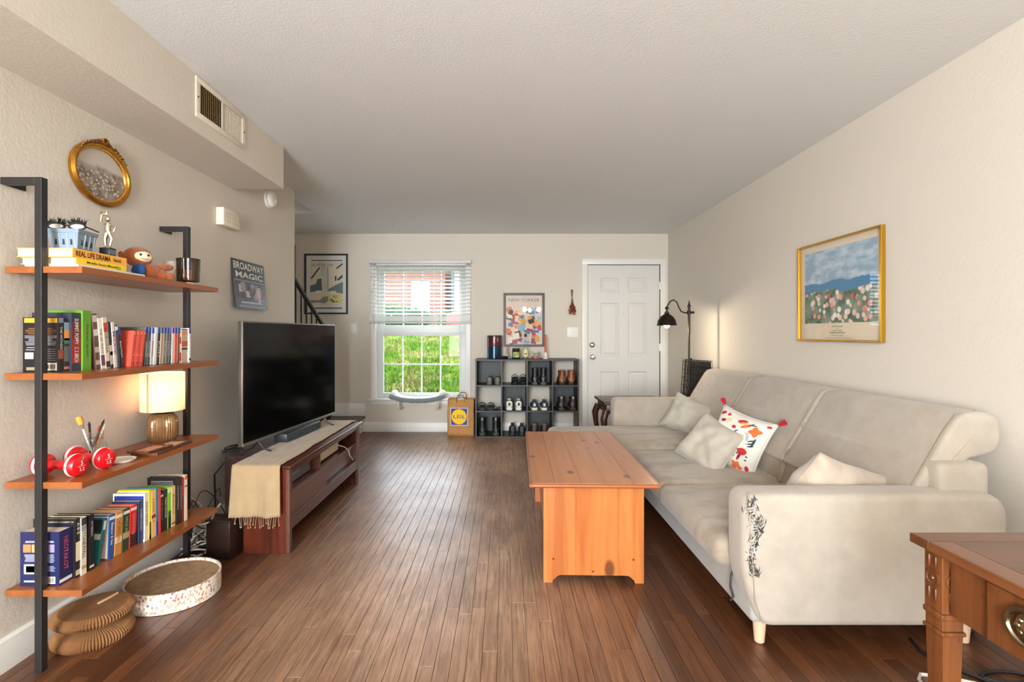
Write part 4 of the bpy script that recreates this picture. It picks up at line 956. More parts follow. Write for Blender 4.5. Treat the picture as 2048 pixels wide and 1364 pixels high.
book('thin fantasy paperback with orange and green picture spine', sx(Y), Y, z2, .19, .13, .022, (40, 36, 36), 0, None, bands=[(.62, .82, (232, 150, 60)), (.55, .66, (70, 120, 96)), (.82, .97, (126, 160, 178)), (.05, .10, (196, 120, 90)), (.2, .5, (96, 100, 96))], group=G2); Y += .0225
book('thick hardback with red and navy spine between picture spine and green hardback', sx(Y) + .006, Y, z2, .222, .15, .043, (44, 48, 66), 0, ['SUMMIT POPPY', 'C. S. BIRCH'], (232, 222, 214), [.44, .26], .42, [.68, .28], [(.13, .55, (150, 36, 36)), (.55, .84, (110, 34, 38))], G2); Y += .0435
book('tall bright green hardback with black lettering', sx(Y) + .008, Y, z2, .232, .155, .04, (96, 152, 40), 0, ['the green garden'], (34, 60, 24), .55, .3, .5, [], G2); Y += .062
ln = -.10
for lb_, h, d, t, c, tx, tc, bands in [
    ('brown and cream comic with swirling pattern on its spine', .222, .14, .022, (96, 70, 60), None, None, [(.6, .72, (214, 196, 176)), (.3, .4, (190, 170, 150)), (.85, .97, (206, 186, 170)), (.08, .16, (190, 160, 140))]),
    ('white spined paperback with purple title patch', .205, .14, .02, (232, 226, 214), 'THE OF WAYS', (60, 50, 60), [(.06, .27, (110, 60, 96))]),
    ('cream paperback with red and orange upper spine', .208, .138, .02, (222, 206, 180), 'KORONA', (70, 50, 40), [(.72, .9, (206, 74, 56)), (.02, .14, (52, 46, 50))]),
    ('black film case with white picture panel and red band', .19, .135, .015, (34, 28, 28), None, None, [(.55, .99, (40, 34, 34)), (.08, .5, (198, 180, 160)), (.28, .36, (186, 32, 40))]),
    ('white spined film case leaning beside the black one', .19, .135, .016, (226, 220, 212), 'MARIE', (170, 50, 120), []),
    ('dark grey case with small green mark on its spine', .178, .135, .015, (64, 64, 66), None, None, [(.88, .97, (214, 226, 214))])]:
    cs_ = 'case' in lb_
    book(lb_, sx(Y) + .004, Y, z2, h, d, t, c, ln, [tx] if tx else None, tc or (230, 230, 230), .5, .5, .55, bands, G2, case=cs_); Y += t / math.cos(ln) + .0012
Y += .006
book('blue topped game case leaning towards the dark grey case', sx(Y), Y, z2, .171, .135, .014, (44, 46, 60), -.15, ['BASTION'], (226, 226, 228), .4, .5, .45, [(.80, .995, (30, 62, 170))], G2, case=True); Y += .026
# leaning gilt box behind, then the red volumes
book('tall brown and gold boxed set leaning behind the red volumes', sx(Y) - .099, Y - .004, z2, .19, .085, .022, (132, 92, 46), .16, None, bands=[(.06, .94, (196, 158, 96))], group=G2, case=True, name='boxed_set', cat='boxed set',
     back=[('r', .05, .95, .80, .95, (160, 130, 60)), ('r', .08, .5, .55, .74, (176, 96, 70)), ('r', .5, .92, .5, .75, (92, 54, 40)), ('r', .1, .9, .3, .46, (190, 140, 60)), ('r', .1, .6, .08, .25, (70, 50, 60))])
for k in range(7): book('slim coral red volume in a leaning row on the second shelf', sx(Y + .03) + .012, Y, z2, .156, .105, .0082, ((206, 78, 60), (190, 64, 50), (214, 92, 70))[k % 3], .14, None, bands=[(.06, .12, (150, 40, 40)), (.30, .34, (240, 130, 110))] if k % 2 else [(.9, .96, (240, 140, 80))], group='slim coral red volumes', rough=.5); Y += .0089
Y = max(Y + .004, 2.268)
vars_ = [('grey game case with white lettering beside the red volumes', (92, 86, 84), 'WEATHER', (230, 230, 230)), ('slate game case with blue top, second after the red volumes', (70, 74, 84), 'HUNTER', (226, 226, 226)), ('pale grey game case with blue top and dark lettering', (206, 202, 196), 'DISGAEA', (150, 40, 50)),
         ('all white slim game case among the blue topped ones', (236, 234, 230), None, None), ('black game case with cream lettering among the blue topped ones', (34, 32, 32), 'KOLI', (236, 220, 190)), ('tan game case with green top among the blue topped ones', (178, 156, 130), None, None),
         ('warm grey game case next to the tan one', (132, 116, 104), 'FALLEN', (200, 190, 180)), ('olive grey game case in the middle of the blue topped ones', (98, 94, 84), 'STRAY', (210, 200, 170)), ('charcoal game case with purple top', (74, 70, 72), 'DARK', (196, 190, 200)),
         ('silver white game case near the end of the blue topped row', (214, 212, 210), None, None), ('coral red game case near the end of the blue topped row', (222, 84, 66), None, None), ('brown game case with orange streak near the shelf post', (120, 84, 66), None, None)]
for k, (lb_, c, tx, tc) in enumerate(vars_):
    tb = (30, 74, 168) if k not in (3, 5, 8) else ((236, 234, 230) if k == 3 else (44, 96, 60) if k == 5 else (96, 70, 150))
    book(lb_, sx(Y) + .008, Y, z2, .171, .135, .0174, c, .07 if k < 9 else .03, [tx] if tx else None, tc or (220, 220, 220), .42, .5, .42, [(.84, .995, tb)], G2, case=True); Y += .0178
book('red and white striped slim case beside the shelf post', sx(Y) + .006, Y, z2, .168, .13, .012, (224, 214, 200), 0, None, bands=[(.05, .3, (196, 44, 44)), (.55, .75, (206, 60, 50))], group=G2, case=True); Y += .0124
book('thick boxed film set with food pictures on its spine', sx(Y) + .006, Y, z2, .166, .13, .05, (200, 176, 156), 0, None, bands=[(.82, .95, (214, 140, 90)), (.66, .8, (190, 170, 130)), (.48, .64, (176, 84, 60)), (.38, .44, (60, 50, 50)), (.97, .995, (30, 60, 150))], group=G2, case=True, name='boxed_set', cat='boxed set'); Y += .0505
book('white edged dark case at the end of the second shelf', sx(Y) + .006, Y, z2, .17, .13, .014, (238, 236, 232), 0, None, bands=[(.84, .995, (36, 60, 120)), (.05, .12, (30, 30, 34))], group=G2, case=True); Y += .0144
# bottom shelf
z4 = SZ[3]; G4 = 'books on the bottom shelf'
def sx4(y): return -1.618 + (y - 1.88) * .075
bkn = [('r', .08, .28, .62, .77, (196, 130, 80)), ('r', .30, .46, .62, .77, (214, 160, 110)), ('r', .56, .70, .62, .77, (150, 50, 70)), ('r', .72, .88, .62, .77, (150, 140, 170)), ('r', .10, .36, .22, .40, (226, 220, 208)), ('r', .15, .36, .25, .37, (36, 46, 52)), ('r', .60, .90, .04, .17, (232, 222, 200)), ('r', .1, .4, .07, .10, (214, 214, 220))]
bkn += lines(.1, .9, .83, .81, 2, (170, 176, 196), 5) + lines(.1, .45, .58, .46, 7, (156, 160, 184), 6) + lines(.58, .9, .58, .44, 7, (156, 160, 184), 7) + lines(.58, .9, .36, .28, 4, (156, 160, 184), 8)
for k in range(9): bkn.append(('r', .63 + .028 * k, .642 + .028 * k + (.006 if k % 2 else 0), .06, .155, (40, 34, 34)))
Y = 1.862
book('navy blue hardback showing its back cover with pink spine lettering', sx4(Y), Y, z4, .196, .142, .056, (34, 38, 82), 0, ['NEOTAKOT'], (196, 72, 110), .62, .34, .56, [(.04, .10, (228, 228, 232))], G4, back=bkn); Y += .0575
book('tall black paperback with small white title across its cover top', sx4(Y) + .008, Y, z4, .222, .16, .02, (24, 22, 24), 0, ['A B E'], (230, 226, 216), .2, .5, .83, [(.28, .6, (226, 208, 176)), (.04, .13, (206, 190, 166))], G4, back=[('t', 'THE DARKNESS ACADEMY OF', .6, .95, .022, (226, 222, 214), .7)]); Y += .0205
book('white spined paperback reading Stonewall', sx4(Y) + .01, Y, z4, .218, .14, .024, (232, 222, 204), 0, ['STONEWALL'], (26, 24, 26), .5, .62, .53, [(.86, .99, (60, 56, 60)), (.78, .85, (150, 150, 160)), (.1, .16, (190, 160, 70))], G4); Y += .0245
book('thin cream book squeezed beside the Stonewall paperback', sx4(Y) - .004, Y, z4, .213, .14, .012, (198, 182, 140), 0, None, bands=[(.85, .95, (120, 130, 90))], group=G4); Y += .0125
book('black spined book beside the thin cream book', sx4(Y) + .008, Y, z4, .216, .14, .022, (28, 24, 26), 0, ['OTESSA'], (206, 200, 196), .28, .4, .74, [(.05, .09, (210, 206, 200))], G4); Y += .04
book('teal paperback leaning with gap in front of the blue paperback', sx4(Y) + .0, Y + .004, z4, .176, .115, .012, (30, 92, 92), .22, None, bands=[(.75, .95, (196, 206, 196))], group=G4, back=[('r', .05, .95, .7, .97, (28, 40, 44)), ('r', .05, .95, .54, .66, (200, 196, 170))]); Y += .055
ln = .045
spec = [('blue paperback with white script title and pale back cover', .178, .03, (40, 84, 150), 'Eleanor & Sea', (226, 230, 240), [(.88, .95, (226, 226, 230))]),
        ('orange tan paperback with small picture on its spine', .178, .037, (206, 138, 66), 'THE SEASON FALL', (170, 96, 40), [(.28, .42, (240, 206, 170)), (.86, .93, (240, 226, 200))]),
        ('dark green paperback with round emblem on its spine', .178, .036, (44, 66, 40), 'WILD ALSO', (150, 170, 120), [(.3, .44, (180, 160, 120)), (.87, .94, (226, 230, 220))]),
        ('red paperback with black lower spine and pale lettering', .178, .037, (206, 34, 34), 'CONVICT ROSE', (240, 150, 130), [(.02, .34, (60, 28, 30)), (.88, .95, (236, 220, 214))]),
        ('navy paperback beside the red one', .186, .026, (42, 56, 88), 'COMPASSION', (190, 196, 210), []),
        ('tall white paperback with blue cover and black spine lettering', .212, .025, (236, 230, 214), 'BORN AT THE SHOW', (30, 30, 30), []),
        ('thin yellow book with brown lower spine', .218, .013, (232, 210, 40), None, None, [(.0, .35, (120, 96, 50)), (0, .08, (214, 150, 50))]),
        ('cream and orange paperback with small red figure on its spine', .213, .026, (238, 196, 120), 'NIGHTS', (190, 110, 40), [(.4, .47, (130, 34, 30))]),
        ('thin teal book with purple lower spine', .216, .014, (54, 128, 146), None, None, [(.0, .3, (70, 60, 130)), (.32, .5, (70, 110, 150))]),
        ('thin coral red book beside the teal one', .21, .014, (222, 66, 58), None, None, []),
        ('dark maroon paperback with white dot on its spine', .186, .02, (50, 20, 26), 'THE MAGUS', (150, 130, 126), [(.88, .93, (220, 214, 210))]),
        ('black paperback with green edge and white lettering', .190, .026, (20, 26, 22), 'TWENTY THE HOUSE', (220, 224, 220), []),
        ('lime green and black paperback', .196, .022, (126, 196, 40), None, None, [(.0, .3, (30, 34, 28)), (.3, .42, (60, 90, 50)), (.86, .98, (226, 222, 196))]),
        ('cream paperback with thin dark title', .19, .026, (232, 206, 142), 'Middlebrow', (140, 110, 60), [(.06, .1, (120, 70, 40))]),
        ('tall black hardback with white text across its cover', .228, .02, (24, 20, 22), 'SANDPIPERS', (206, 202, 200), []),
        ('black paperback with white speckles next to the tall hardback', .22, .018, (38, 26, 30), 'MORRISON', (190, 180, 180), []),
        ('thin dark red book second from the shelf end', .214, .013, (120, 30, 34), None, None, [(.6, .99, (170, 52, 50))]),
        ('white paperback with orange top at the shelf end', .222, .022, (242, 226, 206), None, None, [(.9, .995, (230, 110, 66)), (.74, .77, (90, 80, 80))])]
for k, (lb_, h, t, c, tx, tc, bands) in enumerate(spec):
    a = ln if k < 4 else 0; d = .118 if h < .19 else .14
    back = None
    if k == 0: back = [('r', .04, .96, .03, .97, (206, 188, 172))] + lines(.1, .9, .8, .3, 14, (150, 130, 120), 31) + [('r', .1, .5, .06, .18, (236, 222, 200)), ('r', .14, .24, .07, .17, (150, 70, 60)), ('r', .3, .4, .07, .17, (110, 84, 40))]
    if k == 5: back = [('r', .05, .97, .05, .95, (34, 50, 150)), ('t', 'THE LA MANS', .5, .85, .02, (220, 220, 240), .4)]
    if k == 14: back = lines(.08, .92, .92, .78, 5, (170, 166, 166), 33)
    book(lb_, sx4(Y) + (.004 if h > .2 else 0), Y, z4, h, d, t, c, a, [tx] if tx else None, tc or (0, 0, 0), .5, .42, .56, bands, G4, back=back); Y += t / math.cos(a) + .0012
    if k == 3: Y += .012
# top shelf: stacked books
z1 = SZ[0]
def flatbook(label, x, y, z, w_, l, t, col, rz, txt=None, tcol=(30, 28, 26), extra=None):
    o = thing('book', label, 'book', (x, y, z), rz, 'stacked books on the top shelf')
    part(o, 'cover', MB().box(-w_, 0, 0, l, 0, .002).box(-w_, 0, 0, l, t - .002, t).box(-.002, 0, 0, l, .002, t - .002), P(col, .45), 0)
    part(o, 'pages', MB().box(-w_ + .004, -.002, .003, l - .003, .002, t - .002), M_PAGE, 0)
    if txt:
        for s, c0, wd, hh in txt: text(o, s, P(tcol, .5), facing((.0006, l * c0, t / 2), (1, 0, 0)), height=t * hh, width=l * wd, bold=.02)
    if extra: part(o, 'spine_patch', MB().box(0, .0006, l * extra[0], l * extra[1], t * .2, t * .7), P(extra[2], .5), 0)
    return o
flatbook('thin white book at the bottom of the top shelf stack', -1.545, 1.855, z1, .20, .345, .012, (232, 224, 212), .0)
flatbook('yellow book under the orange book on the top shelf', -1.56, 1.865, z1 + .012, .20, .25, .025, (246, 206, 48), .01, [('Middle Story Moonk', .5, .62, .45)], extra=(.8, .88, (140, 180, 50)))
flatbook('orange book reading Real Life Drama on top of the stack', -1.562, 1.852, z1 + .037, .205, .265, .033, (246, 176, 66), .0, [('REAL LIFE DRAMA', .36, .62, .62), ('Winnie Smith', .8, .16, .42)])
zs = z1 + .07
# berry basket
bb = thing('berry_basket', 'pale blue grey slotted berry basket on the stacked books', 'basket', (-1.648, 1.955, zs), .12)
def bask(w0, w1, h0, h1, th):
    mb = MB(); O = [(-1, -1), (1, -1), (1, 1), (-1, 1)]
    for i in range(4):
        a, b = O[i], O[(i + 1) % 4]
        def pt(p, w_, z): return (p[0] * w_, p[1] * w_, z)
        k = 1 - th / w1
        mb.add([pt(a, w0, h0), pt(b, w0, h0), pt(b, w1, h1), pt(a, w1, h1), pt(a, w0 * k, h0), pt(b, w0 * k, h0), pt(b, w1 * k, h1), pt(a, w1 * k, h1)], [(0, 1, 2, 3), (5, 4, 7, 6), (3, 2, 6, 7), (0, 4, 5, 1)])
    return mb
M_BB = P((126, 146, 164), .4)
part(bb, 'body', bask(.043, .053, .0, .072, .003).box(-.043, .043, -.043, .043, 0, .003), M_BB, 20)
part(bb, 'rim', bask(.0545, .0565, .066, .080, .005), M_BB, 20)
for s in range(4):
    M_ = Euler((0, 0, s * PI / 2)).to_matrix().to_4x4()
    for k in (-.026, 0, .026):
        part(bb, 'slot', MB(M_).box(k - .003, k + .003, -.0492, -.0462, .022, .042), P((40, 48, 58), .8), 0)
        part(bb, 'rib', MB(M_).tube([(k + .013, -.0455, .012), (k + .013, -.0535, .064)], .0016, 5), P((176, 192, 206), .35))
# feather-lashed glasses on the basket
fg = thing('novelty_glasses', 'black novelty glasses with feathery lashes resting on the basket', 'glasses', (-1.648, 1.945, zs + .081), .12)
M_GB = P((18, 17, 18), .4)
for s in (-1, 1):
    c = Vector((s * .036, -.02, .012))
    part(fg, 'rim', MB().tube([(c.x + .028 * math.cos(a), c.y, c.z + .012 * math.sin(a)) for a in [2 * PI * k / 20 for k in range(20)]], .004, 6, True), M_GB)
    part(fg, 'lens', MB().lathe([(.026, 0), (.026, .001), (0, .001)], 20, M=facing(c, (0, -1, 0)) @ Matrix.Diagonal((1, .42, 1, 1))), P((200, 194, 186), .3))
    fl = MB(); q = random.Random(s + 5)
    for k in range(60):
        a = .25 + 2.6 * q.random(); b = Vector((c.x + .026 * math.cos(a), c.y, c.z + .011 * math.sin(a))); d = Vector((math.cos(a) * .5 + q.gauss(0, .3), q.gauss(0, .35), 1)).normalized(); L_ = .012 + .016 * q.random()
        fl.tube([b, b + d * L_ * .6, b + d * L_ + Vector((q.gauss(0, .003), 0, 0))], [.0016, .001, .0004], 4)
    part(fg, 'feather_lash', fl, M_GB, kind='stuff'); part(fg, 'temple', MB().tube([(s * .064, -.02, .012), (s * .064, .055, .006)], .0025, 5), M_GB)
part(fg, 'bridge', MB().tube([(-.01, -.02, .012), (0, -.022, .016), (.01, -.02, .012)], .003, 6), M_GB)
# trophy
tr = thing('trophy', 'small silver figure trophy on black base', 'trophy', (-1.60, 2.065, zs), .1)
M_SIL = P((222, 214, 190), .18, 1)
part(tr, 'base', MB().box(-.02, .02, -.02, .02, 0, .034, .002), P((26, 30, 36), .3))
part(tr, 'plaque', MB().box(.02, .0206, -.015, .015, .008, .028), P((120, 126, 134), .3, .6))
part(tr, 'figure', MB().lathe([(.016, .034), (.014, .04), (.006, .046)], 14).tube([(-.008, 0, .044), (-.01, 0, .07), (-.003, 0, .1)], [.005, .007, .009], 8).tube([(.008, 0, .044), (.014, .002, .07), (.003, 0, .1)], [.005, .007, .009], 8)
     .tube([(0, 0, .095), (0, 0, .115), (0, 0, .135)], [.011, .012, .009], 10).tube([(-.01, 0, .13), (-.026, 0, .142), (-.022, 0, .17)], [.005, .0045, .004], 8).tube([(.01, 0, .13), (.03, 0, .118), (.024, -.004, .1)], [.005, .0045, .004], 8).ell((0, 0, .152), (.010, .010, .013), 12, 8).box(-.028, .0, -.004, .004, .166, .186, .002), M_SIL)
# plush monkey
pl = thing('plush_monkey', 'brown plush monkey in blue shirt lounging on the top shelf', 'plush toy', (-1.605, 2.285, z1 + .001), PI * .5 - .5); pl.scale = (.86, .86, .86)
M_FUR = P((150, 74, 26), .95, var=.15, vs=40, bump=.5, bs=300, sheen=.4); M_CRM = P((236, 208, 176), .9, bump=.2, bs=300)
part(pl, 'body', MB().ell((.02, 0, .045), (.062, .045, .045), 18, 12).ell((.065, -.012, .03), (.035, .032, .03), 14, 10), M_FUR, 180)
part(pl, 'shirt', MB().ell((-.035, -.012, .042), (.026, .047, .038), 14, 10), P((36, 84, 150), .9), 180)
hd = part(pl, 'head', MB().ell((-.035, -.005, .112), (.066, .05, .052), 20, 14), M_FUR, 180)
part(hd, 'face', MB().ell((-.03, -.03, .112), (.05, .03, .032), 18, 12), M_CRM, 180)
for s in (-.018, .018): part(hd, 'eye', MB().ell((-.03 + s, -.0585, .119), (.006, .003, .006), 10, 8), P((18, 14, 14), .2), 180)
part(hd, 'mouth', MB().tube([(-.045, -.0575, .101), (-.03, -.060, .096), (-.012, -.0575, .101)], .0012, 5), P((60, 30, 20), .7))
for s in (-.072, .062): part(hd, 'ear', MB().ell((-.035 + s, .005, .115), (.014, .01, .018), 10, 8), M_FUR, 180)
part(pl, 'arm', MB().tube([(.05, 0, .065), (.075, -.012, .07), (.105, -.02, .072)], [.016, .018, .017], 10).ell((.108, -.02, .072), .018, 10, 8), M_FUR, 180)
part(pl, 'leg', MB().tube([(.06, -.02, .02), (.09, -.05, .02)], [.02, .018], 10).ell((.095, -.058, .022), (.02, .018, .022), 10, 8), M_FUR, 180)
part(pl, 'leg', MB().tube([(.06, .02, .02), (.1, .03, .018)], [.018, .017], 10).ell((.105, .032, .018), (.018, .018, .018), 10, 8), M_FUR, 180)
# white vase and smoked glass
va = thing('vase', 'small white vase with black branch drawing', 'vase', (-1.635, 2.515, z1))
part(va, 'body', MB().lathe([(.026, 0), (.032, .003), (.0335, .02), (.034, .07), (.031, .09), (.023, .105), (.024, .113), (.021, .113), (.019, .10), (.028, .08), (.029, .01), (0, .006)], 28), P((234, 218, 206), .25), 60)
tw = MB(); q = random.Random(2)
for i in range(34):
    a = q.random() * 6.28; z = .01 + .085 * q.random(); L_ = .006 + .008 * q.random(); da = q.gauss(0, .25); dz = q.gauss(0, .008); rr_ = lambda zz: .0345 if zz < .075 else .0345 - (zz - .075) * .22
    tw.tube([(rr_(z + dz * k) * math.cos(a + da * k), rr_(z + dz * k) * math.sin(a + da * k), max(.004, z + dz * k)) for k in (0, .5, 1)], .0011, 4)
part(va, 'branch_drawing', tw, P((30, 26, 26), .6), kind='stuff')
sg = thing('candle_holder', 'ribbed smoky glass candle holder with gold rim', 'candle holder', (-1.547, 2.505, z1))
M_SMK = glass('smoked_glass', (.52, .44, .33), .06, tr=.72)
part(sg, 'foot', MB().lathe([(.026, 0), (.027, .008), (.022, .012)], 20), P((200, 180, 160), .2, .3))
part(sg, 'cup', MB().lathe([(.044, .012), (.048, .018), (.05, .11), (.051, .122)], 80, rib=.018, nr=26), M_SMK, 30)
part(sg, 'candle', MB().lathe([(.03, .016), (.03, .07), (0, .07)], 20), P((196, 140, 100), .6)); part(sg, 'rim', MB().lathe([(.050, .121), (.053, .1225), (.050, .125)], 40), P((120, 100, 66), .3, .7))
# ------------------------------------------------------------------ third shelf
z3 = SZ[2]
M_RED = P((206, 14, 26), .3, coat=.3)
def dumbbell(label, c, yaw):
    o = thing('dumbbell', label, 'dumbbell', (c[0], c[1], z3 + .0415), yaw)
    part(o, 'handle', MB().cyl((-.065, 0, 0), (.065, 0, 0), .0165, n=20), M_RED)
    for s in (-1, 1):
        X = facing((s * .07, 0, 0), (s, 0, 0))
        h = part(o, 'head', MB(X).lathe([(.017, -.024), (.036, -.018), (.0415, -.004), (.0415, .008), (.034, .02), (.02, .024), (0, .025)], 28), M_RED)
        part(h, 'white_band', MB(X).lathe([(.0405, -.008), (.0424, -.006), (.0424, .002), (.0405, .004)], 28), P((232, 222, 212), .4))
        text(h, '5', P((240, 220, 214), .4), X @ Matrix.Translation((0, .010, .0245)), height=.016, bold=.01); text(h, '2.2', P((240, 220, 214), .4), X @ Matrix.Translation((0, -.013, .0245)), height=.012, bold=.01)
        part(h, 'divider_line', MB(X).box(-.014, .014, -.0024, -.0012, .0235, .0255), P((240, 220, 214), .4))
dumbbell('red dumbbell marked 5 lying beside the shelf post', (-1.665, 1.915, 0), -.12)
dumbbell('red dumbbell marked 5 lying before the glass jar', (-1.645, 2.03, 0), -.22)
jr = thing('glass_jar', 'clear glass jar holding paint brushes', 'jar', (-1.715, 2.14, z3))
M_GLS = glass('jar_glass', (.93, .96, .95), .02)
part(jr, 'glass', MB().lathe([(.044, 0), (.047, .004), (.047, .05), (.04, .075), (.03, .088), (.03, .1), (.033, .104), (.033, .112)], 32), M_GLS, 50); part(jr, 'thread_ring', MB().lathe([(.0325, .092), (.0335, .0935), (.0325, .095)], 28), M_GLS)
def brush(label, a, b, col, tip, tipr, fer=(200, 200, 204), flat=False):
    o = thing('paint_brush', label, 'paint brush', a); a, b = Vector(a), Vector(b); d = b - a; o_ = Vector((0, 0, 0))
    part(o, 'handle', MB().tube([o_, d * .45, d * .72], [.003, .0045, .0035], 8), P(col, .4))
    part(o, 'ferrule', MB().tube([d * .72, d * .82], [.0036, tipr * .8], 10), P(fer, .25, .8)); part(o, 'bristles', MB().tube([d * .82, d * .92, d], [tipr * .8, tipr, tipr * (.85 if flat else .15)], 10), P(tip, .8))
brush('wide flat paint brush with golden bristles in the glass jar', (-1.705, 2.13, z3 + .006), (-1.752, 2.105, z3 + .19), (226, 222, 216), (226, 168, 70), .012, (222, 220, 214), True)
brush('dark handled round paint brush upright in the glass jar', (-1.718, 2.13, z3 + .006), (-1.72, 2.12, z3 + .168), (70, 36, 26), (40, 30, 28), .005, (60, 44, 40))
brush('slim dark paint brush leaning out of the glass jar', (-1.73, 2.12, z3 + .006), (-1.668, 2.135, z3 + .176), (80, 40, 26), (30, 26, 24), .0045, (90, 70, 60))
brush('red handled brush low in the glass jar', (-1.73, 2.16, z3 + .006), (-1.712, 2.165, z3 + .145), (180, 40, 30), (190, 60, 44), .006)
brush('pale wooden handled brush low in the glass jar', (-1.735, 2.155, z3 + .006), (-1.692, 2.17, z3 + .148), (206, 166, 116), (214, 190, 150), .004)
solo('ceramic_dish', MB().lathe([(.05, 0), (.055, .004), (.058, .01), (.054, .01), (.05, .005), (0, .004)], 28), P((226, 222, 214), .3), 'shallow pale dish rim beneath the dumbbells', 'dish', (-1.60, 2.13, z3))
# lamp
lp = thing('table_lamp', 'small lit table lamp with cream drum shade and ribbed amber glass base', 'lamp', (-1.682, 2.52, z3))
M_AMB = NT('amber_glass'); M_AMB.set(Base_Color=rgb((150, 112, 72)), Roughness=.12, Metallic=.45); M_AMB.b.inputs['Coat Weight'].default_value = .6
part(lp, 'base', MB().lathe([(.045, 0), (.05, .004), (.062, .02), (.066, .045), (.065, .09), (.06, .12), (.046, .14), (.02, .145)], 144, rib=.022, nr=36), M_AMB.m, 30)
part(lp, 'stem', MB().cyl((0, 0, .14), (0, 0, .2), .009, n=12), P((170, 150, 110), .3, .8))
shd = NT('lamp_shade'); shd.set(Base_Color=rgb((236, 222, 206)), Roughness=.9); tl = shd.n('BsdfTranslucent'); tl.inputs[0].default_value = rgb((250, 234, 214)); mx = shd.n('MixShader'); mx.inputs[0].default_value = .55
shd.l(shd.b.outputs[0], mx.inputs[1]); shd.l(tl.outputs[0], mx.inputs[2]); shd.l(mx.outputs[0], shd.out.inputs[0])
part(lp, 'shade', MB().lathe([(.094, .155), (.094, .34), (.0925, .34), (.0925, .155), (.094, .155)], 56), shd.m, 30)
part(lp, 'shade_seam', MB().box(-.004, .004, -.0952, -.0938, .156, .339, M=Euler((0, 0, -.1)).to_matrix().to_4x4()), P((216, 168, 110), .8), 0)
part(lp, 'bulb', MB().ell((0, 0, .25), (.024, .024, .032), 14, 10), emit('lamp_bulb', (255, 222, 184), 20))
l_ = light('table_lamp_light', 'POINT', 1.7, (0, 0, .29), col=(1, .85, .68), shadow_soft_size=.03); l_.parent = lp
fa = thing('picture_frame', 'brown wooden picture frame lying flat on the third shelf', 'picture frame', (-1.572, 2.36, z3), .06)
M_FW = wood('frame_brown', (112, 64, 40), (80, 42, 26), 'y', .35)
def flatframe(o, w_, l, b, t, mat):
    for x0, x1, y0, y1 in ((-w_, -w_ + b, -l, l), (w_ - b, w_, -l, l), (-w_ + b, w_ - b, -l, -l + b), (-w_ + b, w_ - b, l - b, l)): part(o, 'frame_bar', MB().box(x0, x1, y0, y1, 0, t, .002), mat, 0)
flatframe(fa, .055, .14, .013, .013, M_FW); part(fa, 'picture', MB().box(-.042, .042, -.127, .127, .002, .008), P((220, 190, 160), .4, var=.25, vs=14), 0)
fb_ = thing('picture_frame', 'smaller brown frame with portrait resting on the flat frame', 'picture frame', (-1.575, 2.28, z3 + .0135), -.1)
flatframe(fb_, .048, .075, .011, .010, M_FW); part(fb_, 'picture', MB().box(-.037, .037, -.064, .064, .001, .006), P((206, 150, 116), .4, var=.5, vs=30), 0)
# ================================================================== PICTURES ON THE WALLS
M_PG = glass('picture_glass', (1, 1, 1), .02, ior=1.5)
def framed(o, FM, w_, h_, b, t, mat, glazed=True, round_=.002):
    for nm, a in (('frame_bar', (-w_, -w_ + b, -h_, h_)), ('frame_bar', (w_ - b, w_, -h_, h_)), ('frame_bar', (-w_ + b, w_ - b, -h_, -h_ + b)), ('frame_bar', (-w_ + b, w_ - b, h_ - b, h_))):
        part(o, nm, MB(FM).box(a[0], a[1], a[2], a[3], 0, t, round_), mat, 0)
    if glazed: part(o, 'glazing', MB(FM).add([(-w_ + b, -h_ + b, t * .7), (w_ - b, -h_ + b, t * .7), (w_ - b, h_ - b, t * .7), (-w_ + b, h_ - b, t * .7)], [(0, 1, 2, 3)]), M_PG, 0)
def pr(o, FM, x0, x1, z0, z1, col, lift=.004, name='printed_shape', rot=0):
    cx, cz = (x0 + x1) / 2, (z0 + z1) / 2
    return part(o, name, MB(FM @ TR((cx, cz, 0), (0, 0, rot))).box(x0 - cx, x1 - cx, z0 - cz, z1 - cz, lift - .0005, lift), P(col, .6) if not isinstance(col, bpy.types.Material) else col, 0)
def poly(o, FM, pts, col, lift=.004, name='printed_shape'): return part(o, name, MB(FM).prism(pts, lift - .0005, lift, 'z'), P(col, .6), 0)
FB = facing((0, 0, 0), (0, -1, 0)); FL = facing((0, 0, 0), (1, 0, 0)); FR = facing((0, 0, 0), (-1, 0, 0))
M_BF = P((34, 30, 27), .4)
# tall framed poster above the landing
o = thing('framed_poster', 'black framed watercolour poster with yellow flowers above the stair landing', 'picture', (-2.198, YB, 1.82))
framed(o, FB, .267, .372, .02, .022, M_BF)
pr(o, FB, -.25, .25, -.355, .355, (224, 224, 222), .003, 'mat_board'); pr(o, FB, -.2, .205, -.27, .27, (222, 214, 192), .0042, 'print')
pr(o, FB, -.185, .195, .285, .297, (66, 78, 90), .0045); pr(o, FB, -.185, .195, -.305, -.29, (54, 66, 100), .0045)
text(o, 'LES ANGE  SUR', P((70, 70, 74), .6), FB @ Matrix.Translation((-.05, .235, .0048)), height=.03, width=.27, bold=.0); text(o, 'BELLE', P((60, 60, 60), .6), FB @ Matrix.Translation((-.07, .265, .0048)), height=.012)
poly(o, FB, [(-.2, .06), (-.19, .08), (-.09, .21), (-.075, .2), (-.17, .07)], (70, 72, 76), .0047)
pr(o, FB, -.06, -.03, .1, .22, (196, 196, 194), .0046); pr(o, FB, -.035, .01, -.09, .22, (206, 206, 204), .0047); pr(o, FB, .012, .025, -.06, .21, (150, 146, 150), .0048)
poly(o, FB, [(-.2, -.1), (-.2, -.02), (-.13, .0), (-.11, .06), (-.06, .07), (-.05, -.08), (-.12, -.09)], (84, 106, 118), .0049)
poly(o, FB, [(.0, -.08), (.1, -.02), (.205, .03), (.205, -.12), (.08, -.1)], (112, 124, 130), .0049)
